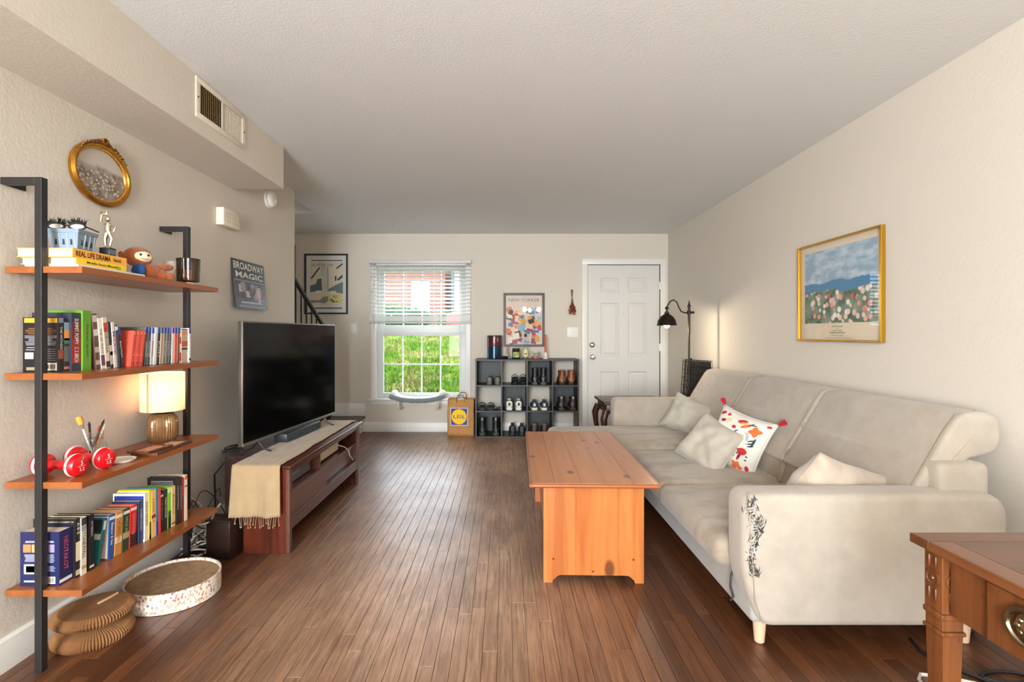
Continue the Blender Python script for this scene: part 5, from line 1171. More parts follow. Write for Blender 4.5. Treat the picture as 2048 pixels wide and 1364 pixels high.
poly(o, FB, [(.12, .2), (.2, .26), (.205, .24), (.13, .185)], (60, 62, 66), .0049); pr(o, FB, .105, .125, .04, .1, (60, 64, 66), .0049); poly(o, FB, [(.13, .06), (.2, .12), (.2, .08), (.15, .04)], (70, 84, 92), .005)
pr(o, FB, -.13, -.06, -.11, -.08, (232, 230, 224), .005); pr(o, FB, .05, .12, -.11, -.085, (226, 224, 216), .005)
poly(o, FB, [(-.2, -.235), (-.2, -.2), (-.08, -.2), (-.04, -.16), (.02, -.15), (.03, -.2), (-.02, -.24), (-.1, -.225)], (134, 130, 126), .0049)
q = random.Random(3)
for i in range(26): cx, cz = .03 + .16 * q.random(), -.22 + .075 * q.random(); a = q.random() * 3; pr(o, FB, cx - .02, cx + .02, cz - .007, cz + .007, q.choice([(222, 206, 40), (206, 196, 60), (236, 226, 90), (90, 110, 50)]), .005 + .00004 * i, rot=a)
# edge of a second frame by the stairs
o = thing('framed_picture', 'black framed picture half hidden behind the shelf wall beside the handrail', 'picture', (-2.83 + .02, YB, 1.84)); framed(o, FB, .23, .46, .022, .022, M_BF); pr(o, FB, -.21, .21, -.44, .44, (222, 218, 206), .003, 'print')
# cover poster above the cube shelf
o = thing('framed_poster', 'dark framed colourful magazine cover poster above the cube shelf', 'picture', (.241, YB, 1.378))
framed(o, FB, .253, .331, .028, .025, P((62, 52, 46), .45))
pr(o, FB, -.226, .226, -.304, .304, (214, 196, 188), .003, 'print')
text(o, 'NEW YORKER', P((92, 60, 70), .6), FB @ Matrix.Translation((0, .245, .0036)), height=.042, width=.38, bold=-.004); text(o, 'THE', P((92, 60, 70), .6), FB @ Matrix.Translation((0, .287, .0036)), height=.012)
pal = [(214, 160, 60), (226, 150, 84), (128, 180, 200), (176, 52, 44), (58, 96, 60), (232, 222, 206), (64, 120, 180), (40, 36, 40), (206, 120, 70), (150, 70, 110), (230, 200, 160)]
for i in range(74):
    cx, cz = -.2 + .4 * q.random(), -.28 + .44 * q.random()
    if cx > .02 and q.random() < .35: continue
    w_, h_ = .02 + .025 * q.random(), .015 + .025 * q.random(); pr(o, FB, max(-.222, cx - w_), min(.222, cx + w_), max(-.3, cz - h_), cz + h_, pal[i % len(pal)], .0034 + i * .00002, rot=q.gauss(0, .25))
# landscape poster on the right wall
def artmat():
    t = NT('flower_field_print'); co = t.coord(); s = t.n('SeparateXYZ'); t.l(co, s.inputs[0])
    z = s.outputs[2]; wob = t.noise(co, 5, 3)
    ad = t.n('Math', operation='MULTIPLY_ADD'); t.l(wob, ad.inputs[0]); ad.inputs[1].default_value = .10; t.l(z, ad.inputs[2])
    sky = t.mix(t.ramp(t.noise(t.coord((1, 1, 2.5)), 9, 4), [(.4, (0, 0, 0)), (.65, (1, 1, 1))]), rgb((140, 168, 190)), rgb((190, 204, 214)))
    sea = rgb((74, 128, 168)); vo = t.n('TexVoronoi'); vo.inputs['Scale'].default_value = 42; t.l(co, vo.inputs['Vector'])
    vo2 = t.n('TexVoronoi'); vo2.inputs['Scale'].default_value = 24; t.l(co, vo2.inputs['Vector'])
    base = t.ramp(t.noise(co, 14, 4), [(.3, rgb((40, 62, 48))), (.5, rgb((104, 130, 110))), (.7, rgb((150, 150, 140)))])
    fcol = t.ramp(vo2.outputs['Color'], [(.2, rgb((236, 226, 214))), (.5, rgb((224, 130, 110))), (.65, rgb((238, 232, 222))), (.9, rgb((190, 90, 90)))])
    msk = t.ramp(vo2.outputs['Distance'], [(.36, (1, 1, 1)), (.48, (0, 0, 0))])
    fld = t.mix(msk, base, fcol)
    m1 = t.ramp(ad.outputs[0], [(.049, (0, 0, 0)), (.053, (1, 1, 1))]); m2 = t.ramp(ad.outputs[0], [(.108, (0, 0, 0)), (.112, (1, 1, 1))])
    c = t.mix(m1, fld, sea); t.set(Base_Color=t.mix(m2, c, sky), Roughness=.7); return t.m
o = thing('framed_poster', 'gold framed flower field poster on the wall above the sofa', 'picture', (XR, 3.10, 1.475))
framed(o, FR, .388, .314, .011, .026, P((206, 156, 52), .25, .9))
pr(o, FR, -.378, .378, -.304, .304, (222, 206, 180), .003, 'mat_board')
part(o, 'print', MB(FR).box(-.335, .335, -.2, .262, .003, .0042), artmat(), 0)
for s, zc, h_, w_ in (('IMPRESSIONS', -.222, .008, .1), ('OF A', -.235, .006, .03), ('SUMMER', -.247, .008, .09), ('AMERICAN MUSEUM', -.26, .010, .14), ('NATIONAL GALLERY', -.276, .006, .11), ('Museum of Fine Arts · Washington', -.292, .006, .24)): text(o, s, P((96, 84, 70), .7), FR @ Matrix.Translation((0, zc, .0044)), height=h_, width=w_)
# broadway poster
o = thing('wall_poster', 'dark Broadway Magic poster curling away from the shelf wall', 'poster', (XL, 3.585, 1.545))
bm_ = Matrix.Translation((.002, 0, 0)) @ Euler((0, 0, 0)).to_matrix().to_4x4() @ FL
PH, PWD = .165, .225
def curl(p): # local (x along wall, y up) -> lift of lower edge
    return .004 + .032 * ((PH - p[1]) / (2 * PH)) ** 1.3
part(o, 'sheet', MB(bm_).sheet(lambda u, v: (-PWD + 2 * PWD * u, -PH + 2 * PH * v, curl((0, -PH + 2 * PH * v))), 4, 10, .003), P((44, 52, 62), .35), 60)
def bshape(x0, x1, z0, z1, col, l=.0022): part(o, 'printed_shape', MB(bm_).add([(a, b, curl((0, b)) + l) for a, b in ((x0, z0), (x1, z0), (x1, z1), (x0, z1))], [(0, 1, 2, 3)]), P(col, .5), 0)
for s, zc, h_, w_ in (('BROADWAY', .125, .05, .42), ('MAGIC', .065, .042, .38)):
    tilt = -math.atan((curl((0, zc + .02)) - curl((0, zc - .02))) / .04)
    text(o, s, P((232, 228, 216), .5), bm_ @ Matrix.Translation((0, zc, curl((0, zc)) + .003)) @ Euler((-tilt, 0, 0)).to_matrix().to_4x4(), height=h_, width=w_, bold=.02, spacing=1.0)
bshape(-.21, .21, .022, .03, (150, 150, 150))
for i in range(22):
    cx, cz = -.18 + .36 * q.random(), -.09 + .09 * q.random(); w_ = .012 + .02 * q.random(); h_ = .012 + .022 * q.random(); bshape(cx - w_, cx + w_, cz - h_, cz + h_, q.choice([(150, 150, 162), (196, 176, 176), (90, 110, 140), (206, 190, 190), (70, 80, 100), (120, 76, 84)]), .0022 + i * .00006)
bshape(-.15, .15, -.128, -.118, (196, 192, 186)); bshape(-.2, .2, -.158, -.138, (96, 106, 124)); bshape(-.18, .18, -.152, -.146, (190, 190, 196), .003)
# oval gilt mirror-frame picture
o = thing('oval_picture', 'oval gilt framed meadow picture with carved crest above the shelf', 'picture', (XL, 2.275, 1.915))
RW, RH = .165, .135; M_GLT = P((186, 132, 48), .32, .85, var=.25, vs=30)
def ovring(rw, rh, z, n=64): return [(rw * math.cos(2 * PI * k / n), rh * math.sin(2 * PI * k / n), z) for k in range(n)]
prof_ = [(0, 0), (.004, .016), (-.006, .026), (-.016, .024), (-.02, .016), (-.024, .012), (-.026, .004)]
vs_ = []; fs_ = []; n = 64
for d, z in prof_: vs_ += ovring(RW + d, RH + d, z)
for i in range(len(prof_) - 1):
    for k in range(n): fs_.append((i * n + k, i * n + (k + 1) % n, (i + 1) * n + (k + 1) % n, (i + 1) * n + k))
part(o, 'frame', MB(FL).add(vs_, fs_), M_GLT, 50)
bd = MB(FL)
for k in range(90): a = 2 * PI * k / 90; bd.ell(((RW - .022) * math.cos(a), (RH - .022) * math.sin(a), .015), .0042, 6, 5)
part(o, 'beading', bd, P((222, 178, 96), .3, .8))
cr = MB(FL); q2 = random.Random(6)
for k in range(40):
    a = PI / 2 + (k - 20) * .045; r_ = .006 + .006 * (1 - abs(k - 20) / 20); cr.ell(((RW - .004) * math.cos(a), (RH - .002 + .007 * (1 - abs(k - 20) / 20)) * math.sin(a) + q2.gauss(0, .003), .022), (r_, r_ * .8, .008), 7, 5)
for k in range(8): a = 2 * PI * k / 8; cr.ell((.014 * math.cos(a), RH + .012 + .01 * math.sin(a), .026), (.008, .006, .008), 7, 5)
part(o, 'crest', cr, P((134, 88, 40), .4, .7))
def meadow():
    t = NT('meadow_print'); co = t.coord(); s = t.n('SeparateXYZ'); t.l(co, s.inputs[0]); ad = t.n('Math', operation='MULTIPLY_ADD'); t.l(t.noise(co, 8, 3), ad.inputs[0]); ad.inputs[1].default_value = .06; t.l(s.outputs[2], ad.inputs[2])
    m = t.ramp(ad.outputs[0], [(.05, (0, 0, 0)), (.07, (1, 1, 1))]); fl = t.ramp(t.noise(co, 26, 4, .7), [(.35, rgb((104, 98, 84))), (.5, rgb((140, 130, 112))), (.62, rgb((160, 146, 140)))])
    vo = t.n('TexVoronoi'); vo.inputs['Scale'].default_value = 60; t.l(co, vo.inputs['Vector']); mk = t.ramp(vo.outputs['Distance'], [(.3, (1, 1, 1)), (.42, (0, 0, 0))]); lo = t.ramp(s.outputs[2], [(-.0, (1, 1, 1)), (.02, (0, 0, 0))])
    mm = t.n('Math', operation='MULTIPLY'); t.l(mk, mm.inputs[0]); t.l(lo, mm.inputs[1])
    t.set(Base_Color=t.mix(m, t.mix(mm.outputs[0], fl, rgb((206, 186, 182))), rgb((196, 190, 178))), Roughness=.25); return t.m
part(o, 'picture', MB(FL).add(ovring(RW - .024, RH - .024, .006), [tuple(range(64))]), meadow(), 0)
# dried flowers by the door
o = thing('dried_flowers', 'dried red brown flower bunch hanging upside down beside the door', 'dried flowers', (.83, YB - .03, 1.74))
sm_ = MB(); fl_ = MB(); q = random.Random(12); hz = MB()
for i in range(26):
    a = q.random() * 6.28; r_ = .05 * math.sqrt(q.random()); e = Vector((r_ * math.cos(a), r_ * math.sin(a) * .45, -.27 - .03 * q.random())); top = Vector((q.gauss(0, .008), 0, q.random() * .015))
    kn = Vector((q.gauss(0, .004), 0, -.09)); sm_.tube([top, kn, e], .0016, 4)
    for k in range(3): p = kn.lerp(e, .45 + .55 * q.random()); fl_.ell(p + Vector((q.gauss(0, .006), q.gauss(0, .004), 0)), (.009, .008, .011), 6, 5)
for i in range(60): a = q.random() * 6.28; hz.ell((.04 * math.cos(a) + q.gauss(0, .02), q.gauss(0, .01), -.27 + q.gauss(0, .022)), .003, 5, 4)
part(o, 'stems', sm_, P((104, 84, 44), .8), kind='stuff'); part(o, 'flower_heads', fl_, P((122, 52, 26), .9, var=.3, vs=60), kind='stuff'); part(o, 'pale_filler', hz, P((206, 186, 150), .9), kind='stuff')
part(o, 'tie', MB().lathe([(.012, -.096), (.014, -.09), (.012, -.084)], 12), P((200, 180, 140), .8)); part(o, 'nail', MB().cyl((0, .03, -.005), (0, 0, -.005), .002, n=6), M_NICK)
# ================================================================== CUBE SHELF AND SHOES
CX0, CX1, CYF, CYB, CZ = -.338, .863, 5.93, 6.295, .909
cu = thing('cube_shelf', 'dark twelve cube storage shelf full of shoes', 'shelf', ((CX0 + CX1) / 2, CYF, 0)); CM = Matrix.Translation((-(CX0 + CX1) / 2, -CYF, 0))
M_ESP = wood('espresso', (44, 38, 35), (32, 28, 26), 'x', .45, 20)
th = .016; cw = (CX1 - CX0 - th) / 4; chh = (CZ - th) / 3
for i in range(5): x = CX0 + cw * i; part(cu, 'upright', MB(CM).box(x, x + th, CYF, CYB, 0, CZ - th), M_ESP, 0)
for j in range(1, 3):
    for i in range(4): part(cu, 'shelf_panel', MB(CM).box(CX0 + cw * i + th, CX0 + cw * (i + 1), CYF, CYB, chh * j, chh * j + th), M_ESP, 0)
part(cu, 'top_panel', MB(CM).box(CX0 - .004, CX1 + .004, CYF - .004, CYB, CZ - th, CZ, .001, 1), M_ESP, 0); part(cu, 'bottom_panel', MB(CM).box(CX0 + th, CX1 - th, CYF + .01, CYB, .0, th), M_ESP, 0)
for j in range(3):
    for i in range(4):
        if (i + (2 - j)) % 2 == 0: part(cu, 'cube_back', MB(CM).box(CX0 + cw * i + th, CX0 + cw * (i + 1), CYB - .006, CYB - .001, chh * j + (th if j else th), chh * (j + 1)), P((42, 50, 52), .5), 0)
def cell(i, j): return CX0 + cw * i + th + (cw - th) / 2, chh * j + th          # centre x, floor z; j counts from the floor
def loft(secs, n=18):
    """secs: (y, half width, z0, z1, power) -> closed body along y"""
    mb = MB(); vs = []; fs = []
    for y, hw_, za, zb_, pw in secs:
        for k in range(n):
            a = 2 * PI * k / n; c, s = math.cos(a), math.sin(a); e = 2 / pw
            vs.append((hw_ * (abs(c) ** e) * (1 if c >= 0 else -1), y, (za + zb_) / 2 + (zb_ - za) / 2 * (abs(s) ** e) * (1 if s >= 0 else -1)))
    m = len(secs)
    for i in range(m - 1):
        for k in range(n): fs.append((i * n + k, i * n + (k + 1) % n, (i + 1) * n + (k + 1) % n, (i + 1) * n + k))
    fs += [tuple(range(n))[::-1], tuple(range((m - 1) * n, m * n))]; return mb.add(vs, fs)
def sole(L_, w_, t, y0=0, heel=.8, n=30):
    pts = []
    for k in range(n):
        a = 2 * PI * k / n; y = L_ / 2 - L_ / 2 * math.cos(a); s = y / L_; hw_ = w_ / 2 * (heel + (1 - heel) * min(1, s * 1.6)) * (1 - max(0, (s - .72) / .28) ** 2.2 * .55)
        pts.append((math.sin(a) * hw_ if abs(math.sin(a)) < .35 else math.copysign(hw_ * min(1, abs(math.sin(a)) ** .3), math.sin(a)), y0 + y))
    return MB().prism(pts, 0, t, 'z', min(.004, t / 3), 2)
def low_shoe(label, x, z, y, group, up, so_, L_=.26, w_=.088, hh=.085, st=.022, rz=0, toe=False, lining=(24, 22, 22), extra=None, name='shoe'):
    """heel at local y=0, toe at +L; toe=True turns the toe to the room"""
    o = thing(name, label, 'shoe', (x, y + (L_ if toe else 0), z), rz + (PI if toe else 0), group)
    part(o, 'sole', sole(L_, w_, st), P(so_, .6))
    hw_ = w_ / 2
    secs = [(.004, hw_ * .45, st - .002, hh * .8, 2.6), (.012, hw_ * .72, st - .004, hh, 2.6), (.04, hw_ * .84, st - .004, hh * .98, 2.8), (.09, hw_ * .86, st - .004, hh * .86, 2.6), (.13, hw_ * .9, st - .004, hh * .9, 2.3), (.17, hw_ * .95, st - .004, hh * .76, 2.2), (.21, hw_ * .93, st - .004, hh * .62, 2.2), (L_ * .93, hw_ * .7, st - .004, hh * .48, 2.2), (L_ - .004, hw_ * .3, st - .002, hh * .36, 2.2)]
    part(o, 'upper', loft(secs), P(up, .55), 60)
    part(o, 'lining', MB().ell((0, .055, hh * .93), (hw_ * .62, .045, .010), 16, 8), P(lining, .9), 60)
    if extra: extra(o, hw_, hh, L_, st)
    return o
def laces(col, tongue=None, tab=None):
    def f(o, hw_, hh, L_, st):
        lc_ = MB()
        for k in range(4): y = .115 + .022 * k; z = hh * (.93 - .07 * k); lc_.tube([(-hw_ * .5, y, z - .004), (0, y, z + .004), (hw_ * .5, y, z - .004)], .0028, 5)
        part(o, 'laces', lc_, P(col, .8)); part(o, 'tongue', MB().cushion(-.02, .02, .085, .125, hh * .8, hh * 1.16, .006), P(tongue or col, .7))
        if tab: part(o, 'heel_tab', MB().cushion(-.012, .012, -.001, .008, hh * .48, hh * .8, .003), P(tab, .6))
    return f
def slide(label, x, z, y, group, rz=0):
    o = thing('slide_sandal', label, 'sandal', (x, y + .25, z), PI + rz, group)
    part(o, 'footbed', sole(.25, .092, .035), P((58, 66, 68), .8))
    part(o, 'strap', MB().sheet(lambda u, v: (math.cos(PI * u) * .046, .12 + .075 * v, .03 + .048 * math.sin(PI * u) ** .7), 16, 4, .006), P((24, 24, 26), .5), 60); return o
def boot(label, x, z, y, group, up, so_, hh, L_=.25, w_=.085, rz=0, toe=False, pull=None, st=.03, shaft=.075):
    o = thing('boot', label, 'boot', (x, y + (L_ if toe else 0), z), rz + (PI if toe else 0), group); hw_ = w_ / 2
    part(o, 'sole', sole(L_, w_, st), P(so_, .7))
    part(o, 'foot', loft([(.004, hw_ * .5, st - .002, .09, 2.6), (.015, hw_ * .8, st - .004, .11, 2.6), (.06, hw_ * .88, st - .004, .12, 2.6), (.11, hw_ * .9, st - .004, .115, 2.3), (.16, hw_ * .95, st - .004, .085, 2.2), (.21, hw_ * .9, st - .004, .066, 2.2), (L_ * .95, hw_ * .6, st - .004, .055, 2.2), (L_ - .003, hw_ * .3, st - .002, .045, 2.2)]), P(up, .4), 60)
    sh = [(hw_ * .86, .07), (hw_ * .84, .11), (hw_ * .8, hh * .75), (hw_ * .9, hh - .004), (hw_ * .88, hh), (hw_ * .78, hh), (hw_ * .7, hh - .03)]
    part(o, 'shaft', MB().lathe(sh, 24, (0, .055, 0), sy=1.35), P(up, .4), 60)
    if pull: part(o, 'pull_tab', MB().tube([(-.008, .004, hh - .02), (-.006, -.004, hh + .008), (.006, -.004, hh + .008), (.008, .004, hh - .02)], .004, 6), P(pull, .6))
    return o
yF = CYF + .015
x, z = cell(0, 2); [low_shoe('grey slip on shoe with pale edge in the top row', x + .05 + d, z, yF + .05, 'grey slip on pair', (108, 108, 96), (120, 118, 104), hh=.088, w_=.082, lining=(30, 26, 24)) for d in (-.045, .05)]
def sling(o, hw_, hh, L_, st): part(o, 'heel_strap', MB().tube([(-hw_ * .8, .06, .045), (-hw_ * .75, .02, .085), (0, .004, .105), (hw_ * .75, .02, .085), (hw_ * .8, .06, .045)], .004, 6), P((22, 22, 24), .4))
x, z = cell(1, 2); [low_shoe('black clog with back strap in the top row', x + .055 + d, z, yF + .02, 'black strapped clog pair', (26, 28, 34), (24, 24, 24), L_=.25, w_=.092, hh=.075, toe=True, extra=sling) for d in (-.047, .05)]
x, z = cell(2, 2); [boot('black ankle boot with grey sole in the top row', x + d - .005, z, yF + .02, 'black ankle boot pair', (28, 28, 28), (86, 86, 78), .195, pull=(90, 90, 86)) for d in (-.05, .05)]
x, z = cell(3, 2); [boot('brown leather slouch boot in the top row', x + d, z, yF + .02, 'brown leather boot pair', c, (40, 26, 24), .165, w_=.1, L_=.26) for d, c in ((-.035, (112, 60, 28)), (.075, (128, 72, 36)))]
solo('leather_strap', MB().tube([(.70, CYF + .03, .66), (.665, CYF + .02, .62 + .15), (.645, CYF + .012, .655)], .006, 6), P((176, 110, 60), .5), 'tan leather strap hanging beside the brown boots', 'strap')
x, z = cell(0, 1); [slide('black slide sandal in the middle row', x - .035 + d, z, yF, 'black slide sandal pair') for d in (-.045, .055)]
solo('sneaker_liner', MB().sheet(lambda u, v: (.0 + .05 * u, CYF + .1 + .1 * v, .325 + .035 * math.sin(u * 2) * (1 - v) + .01), 8, 8, .004), P((220, 212, 196), .8), 'crumpled cream cloth beside the black slides', 'cloth', loc=(-.115, 0, -.012), smooth=180)
x, z = cell(1, 1); [low_shoe('white sneaker with dark heel mark in the middle row', x + d, z, yF + .03, 'white sneaker pair', (228, 224, 214), (238, 236, 230), w_=.094, hh=.11, st=.03, extra=laces((232, 230, 224), (206, 196, 180), (52, 44, 42)), name='sneaker') for d in (-.058, .052)]
x, z = cell(2, 1); [low_shoe('navy sneaker with white sole in the middle row', x + d, z, yF + .02, 'navy sneaker pair', (48, 56, 66), (232, 224, 208), w_=.096, hh=.1, st=.03, extra=laces((150, 150, 156), (60, 66, 76), (206, 226, 228)), name='sneaker') for d in (-.06, .055)]
x, z = cell(3, 1); [boot('dark boot with pale pull tab in the middle row', x + d + .02, z, yF + .03, 'dark boot pair with pale tabs', c, (70, 54, 50), .15, w_=.098, pull=(226, 220, 200)) for d, c in ((-.06, (34, 36, 34)), (.075, (44, 32, 34)))]
x, z = cell(0, 0); [boot('tall dark hiking boot in the bottom row', x + d, z, yF + .03, 'tall dark hiking boot pair', (26, 32, 30), (62, 70, 62), .20, w_=.095, pull=(206, 200, 176), st=.035) for d in (-.08, .08)]
x, z = cell(1, 0); [low_shoe('black chunky shoe in the bottom row', x + d + .03, z, yF + .01 + yo, 'black chunky shoes', (26, 26, 34), (36, 34, 34), w_=.092, hh=.115, st=.032, rz=rz_v, extra=laces((28, 28, 32), (24, 26, 34)), name='shoe') for d, yo, rz_v in ((-.05, .02, .0), (.058, 0, 0))]
x, z = cell(2, 0); [low_shoe('dark brown loafer with pale label in the bottom row', x + d, z, yF + .03, 'dark brown loafer pair', (66, 34, 26), (40, 24, 20), w_=.09, hh=.13, st=.03, lining=(206, 196, 176)) for d in (-.06, .06)]
x, z = cell(3, 0); [low_shoe('black flat shoe in the bottom row behind the chaise', x + d, z, yF + .03, 'black flat pair', (30, 30, 30), (26, 26, 26), w_=.085, hh=.07) for d in (-.05, .05)]
# things on top
def ontop(u, Y): return ((u - 1009) / 1024 * Y, Y, CZ)
o = thing('tin_canister', 'tall dark blue and maroon glazed canister on the cube shelf', 'canister', ontop(989, 6.19))
part(o, 'body', MB().lathe([(.085, 0), (.088, .003), (.088, .27), (.084, .272)], 36), P((34, 60, 84), .18, .5), 40); part(o, 'upper_band', MB().lathe([(.0885, .15), (.0888, .152), (.0888, .262), (.0885, .264)], 36), P((96, 54, 56), .2, .5)); part(o, 'lid', MB().lathe([(.089, .268), (.09, .27), (.09, .276), (.06, .279), (0, .279)], 36), P((26, 36, 42), .3, .5))
o = thing('bowl', 'small black bowl in front of the canister', 'bowl', ontop(1005, 6.0)); part(o, 'body', MB().lathe([(.045, 0), (.06, .006), (.068, .034), (.064, .034), (.057, .01), (0, .008)], 32), P((24, 24, 34), .3)); part(o, 'foot_ring', MB().lathe([(.04, 0), (.045, .001), (.04, .002)], 20), M_BLK)
def taper(label, u, Y, col, hc, hold, hcol):
    o = thing('taper_candle', label, 'candle', ontop(u, Y)); part(o, 'holder', MB().lathe([(.026, 0), (.03, .004), (.022, .016), (.014, .024), (.02, .036), (.016, .05), (.013, hold)], 20), P(hcol, .3), 50)
    part(o, 'candle', MB().lathe([(.013, hold - .01), (.012, hold + hc * .8), (.009, hold + hc), (0, hold + hc + .004)], 14), P(col, .5)); part(o, 'wick', MB().cyl((0, 0, hold + hc), (0, 0, hold + hc + .012), .001, n=5), M_BLK)
taper('short salmon taper candle in clear holder by the canister', 1014, 6.12, (214, 130, 112), .10, .045, (206, 196, 184))
taper('tall orange taper candle in white holder at the end of the cube shelf', 1091, 6.05, (206, 88, 48), .21, .078, (236, 230, 220))
o = thing('jar_candle', 'dark jar candle with botanical label on the cube shelf', 'candle', ontop(1032, 6.03)); part(o, 'jar', MB().lathe([(.044, 0), (.047, .004), (.047, .1), (.04, .112)], 30), P((26, 30, 26), .15), 40); part(o, 'lid', MB().lathe([(.043, .112), (.044, .113), (.044, .128), (0, .13)], 30), M_BLK)
part(o, 'label_print', MB().grid(lambda u, v: (.0476 * math.sin((u - .5) * 1.9), -.0476 * math.cos((u - .5) * 1.9), .02 + .065 * v), 12, 1), P((150, 166, 90), .5, var=.6, vs=50), 60); part(o, 'label_spot', MB().ell((.008, -.0478, .03), (.008, .001, .008), 10, 6), P((236, 230, 220), .5))
o = thing('glass_bottle', 'clear glass bottle with dark cap and cream label', 'bottle', ontop(1051, 6.06)); part(o, 'glass', MB().lathe([(.032, 0), (.035, .004), (.035, .12), (.03, .15), (.014, .2), (.012, .27)], 28), M_GLS, 50); part(o, 'cap', MB().lathe([(.014, .262), (.015, .264), (.015, .3), (0, .302)], 16), P((50, 44, 42), .4))
part(o, 'label_print', MB().grid(lambda u, v: (.0356 * math.sin((u - .5) * 2.4), -.0356 * math.cos((u - .5) * 2.4), .03 + .075 * v), 12, 1), P((222, 214, 150), .5), 60); part(o, 'label_emblem', MB().ell((0, -.0358, .062), (.015, .001, .008), 12, 6), P((60, 64, 50), .5)); part(o, 'liquid', MB().lathe([(.0335, .004), (.0335, .06), (0, .06)], 24), glass('pale_liquid', (.9, .93, .7), .02), 50)
o = thing('glass_tumbler', 'short glass candle tumbler with grey label and pink wax', 'candle', ontop(1071, 6.02)); part(o, 'glass', MB().lathe([(.05, 0), (.053, .003), (.053, .09)], 30), M_GLS, 50); part(o, 'wax', MB().lathe([(.05, .004), (.05, .028), (0, .028)], 30), P((196, 92, 96), .5)); part(o, 'label_print', MB().grid(lambda u, v: (.0534 * math.sin(.2 + (u - .5) * 1.5), -.0534 * math.cos(.2 + (u - .5) * 1.5), .034 + .045 * v), 12, 1), P((150, 144, 138), .6, var=.5, vs=40), 60)
# ================================================================== PAPER BAG
bg_ = thing('paper_bag', 'brown paper shopping bag with blue and yellow logo beside the cube shelf', 'bag', (-.512, 6.12, 0), math.radians(-4))
M_KR = P((186, 138, 84), .85, var=.1, vs=12, bump=.25, bs=20)
def bagside(a, b, n=(0, -1, 0)): return MB().sheet(lambda u, v: (a[0] + (b[0] - a[0]) * u + .006 * noise.noise((u * 3, v * 4, a[0] * 9)), a[1] + (b[1] - a[1]) * u + .008 * noise.noise((u * 3 + 5, v * 4, b[0] * 9)), .003 + .43 * v + .006 * noise.noise((u * 5, v, 2))), 14, 14, .0015)
for a, b in (((-.155, -.08), (.155, -.08)), ((.155, -.08), (.155, .08)), ((.155, .08), (-.155, .08)), ((-.155, .08), (-.155, -.08))): part(bg_, 'paper_panel', bagside(a, b), M_KR, 180)
part(bg_, 'bottom', MB().box(-.15, .15, -.075, .075, 0, .004), M_KR, 0)
for y, z0 in ((-.078, .0), (.078, .02)): part(bg_, 'handle', MB().tube([(-.045, y, .40), (-.045, y - .006, .45 + z0), (-.03, y - .008, .478 + z0), (.03, y - .008, .478 + z0), (.045, y - .006, .45 + z0), (.045, y, .40)], .005, 6), P((104, 70, 44), .7))
lg = part(bg_, 'logo', MB().box(-.12, .088, -.0958, -.0948, .125, .335), P((226, 222, 210), .6), 0)
part(lg, 'blue_square', MB().box(-.112, .08, -.0966, -.0958, .133, .327), P((22, 72, 160), .6), 0); LG = facing((-.016, -.0966, .23), (0, -1, 0))
part(lg, 'red_ring', MB(LG).lathe([(.094, 0), (.094, .0004), (0, .0004)], 48), P((206, 40, 44), .6), 0); part(lg, 'yellow_disc', MB(LG).lathe([(.088, .0004), (.088, .0009), (0, .0009)], 48), P((248, 206, 0), .6), 0)
for s, x_, c in (('L', -.052, (16, 70, 140)), ('D', .02, (16, 70, 140)), ('L', .056, (16, 70, 140))): text(lg, s, P(c, .6), LG @ Matrix.Translation((x_, 0, .001)), height=.038, width=.03, bold=.03)
text(lg, 'i', P((206, 34, 40), .6), LG @ Matrix.Translation((-.016, .004, .001)) @ Euler((0, 0, -.15)).to_matrix().to_4x4(), height=.055, width=.016, bold=.03)
part(bg_, 'paper_inside', MB().ell((.0, .0, .40), (.07, .05, .035), 12, 8), P((232, 228, 220), .8, bump=.6, bs=30), 180)
# ================================================================== WINDOW PERCH
pc_ = thing('cat_perch', 'grey and white fleece cat perch on the window sill', 'cat perch', (-1.03, 6.16, .40)); M_FLE = P((228, 228, 226), .95, var=.06, vs=20, bump=.5, bs=120, sheen=.5); M_FLG = P((120, 130, 132), .95, bump=.5, bs=160, sheen=.4)
def hk(u): return .055 * (abs(u) ** 2.6)
part(pc_, 'hammock', MB().sheet(lambda u, v: (-.31 + .62 * u, -.11 + .2 * v, .012 + hk(2 * u - 1)), 30, 8, .022), M_FLG, 180)
part(pc_, 'front_bolster', MB().tube([(-.325 + .65 * k / 24, -.125, .018 + hk(2 * k / 24 - 1)) for k in range(25)], [.028 + .008 * math.sin(k * 2.1) * .3 for k in range(25)], 12), M_FLG, 180)
part(pc_, 'fleece_lining', MB().sheet(lambda u, v: (-.30 + .60 * u, -.10 + .18 * v, .032 + hk(2 * u - 1) + .006 * noise.noise((u * 8, v * 5, 0))), 30, 10, .018), M_FLE, 180)
for s in (-1, 1):
    part(pc_, 'end_bolster', MB().ell((s * .285, -.02, .085), (.045, .10, .05), 16, 10), M_FLE, 180)
    part(pc_, 'bracket', MB().tube([(s * .24, -.09, .0), (s * .235, -.085, -.05), (s * .225, -.04, -.095), (s * .225, .14, -.1)], .013, 8), P((226, 214, 196), .5))
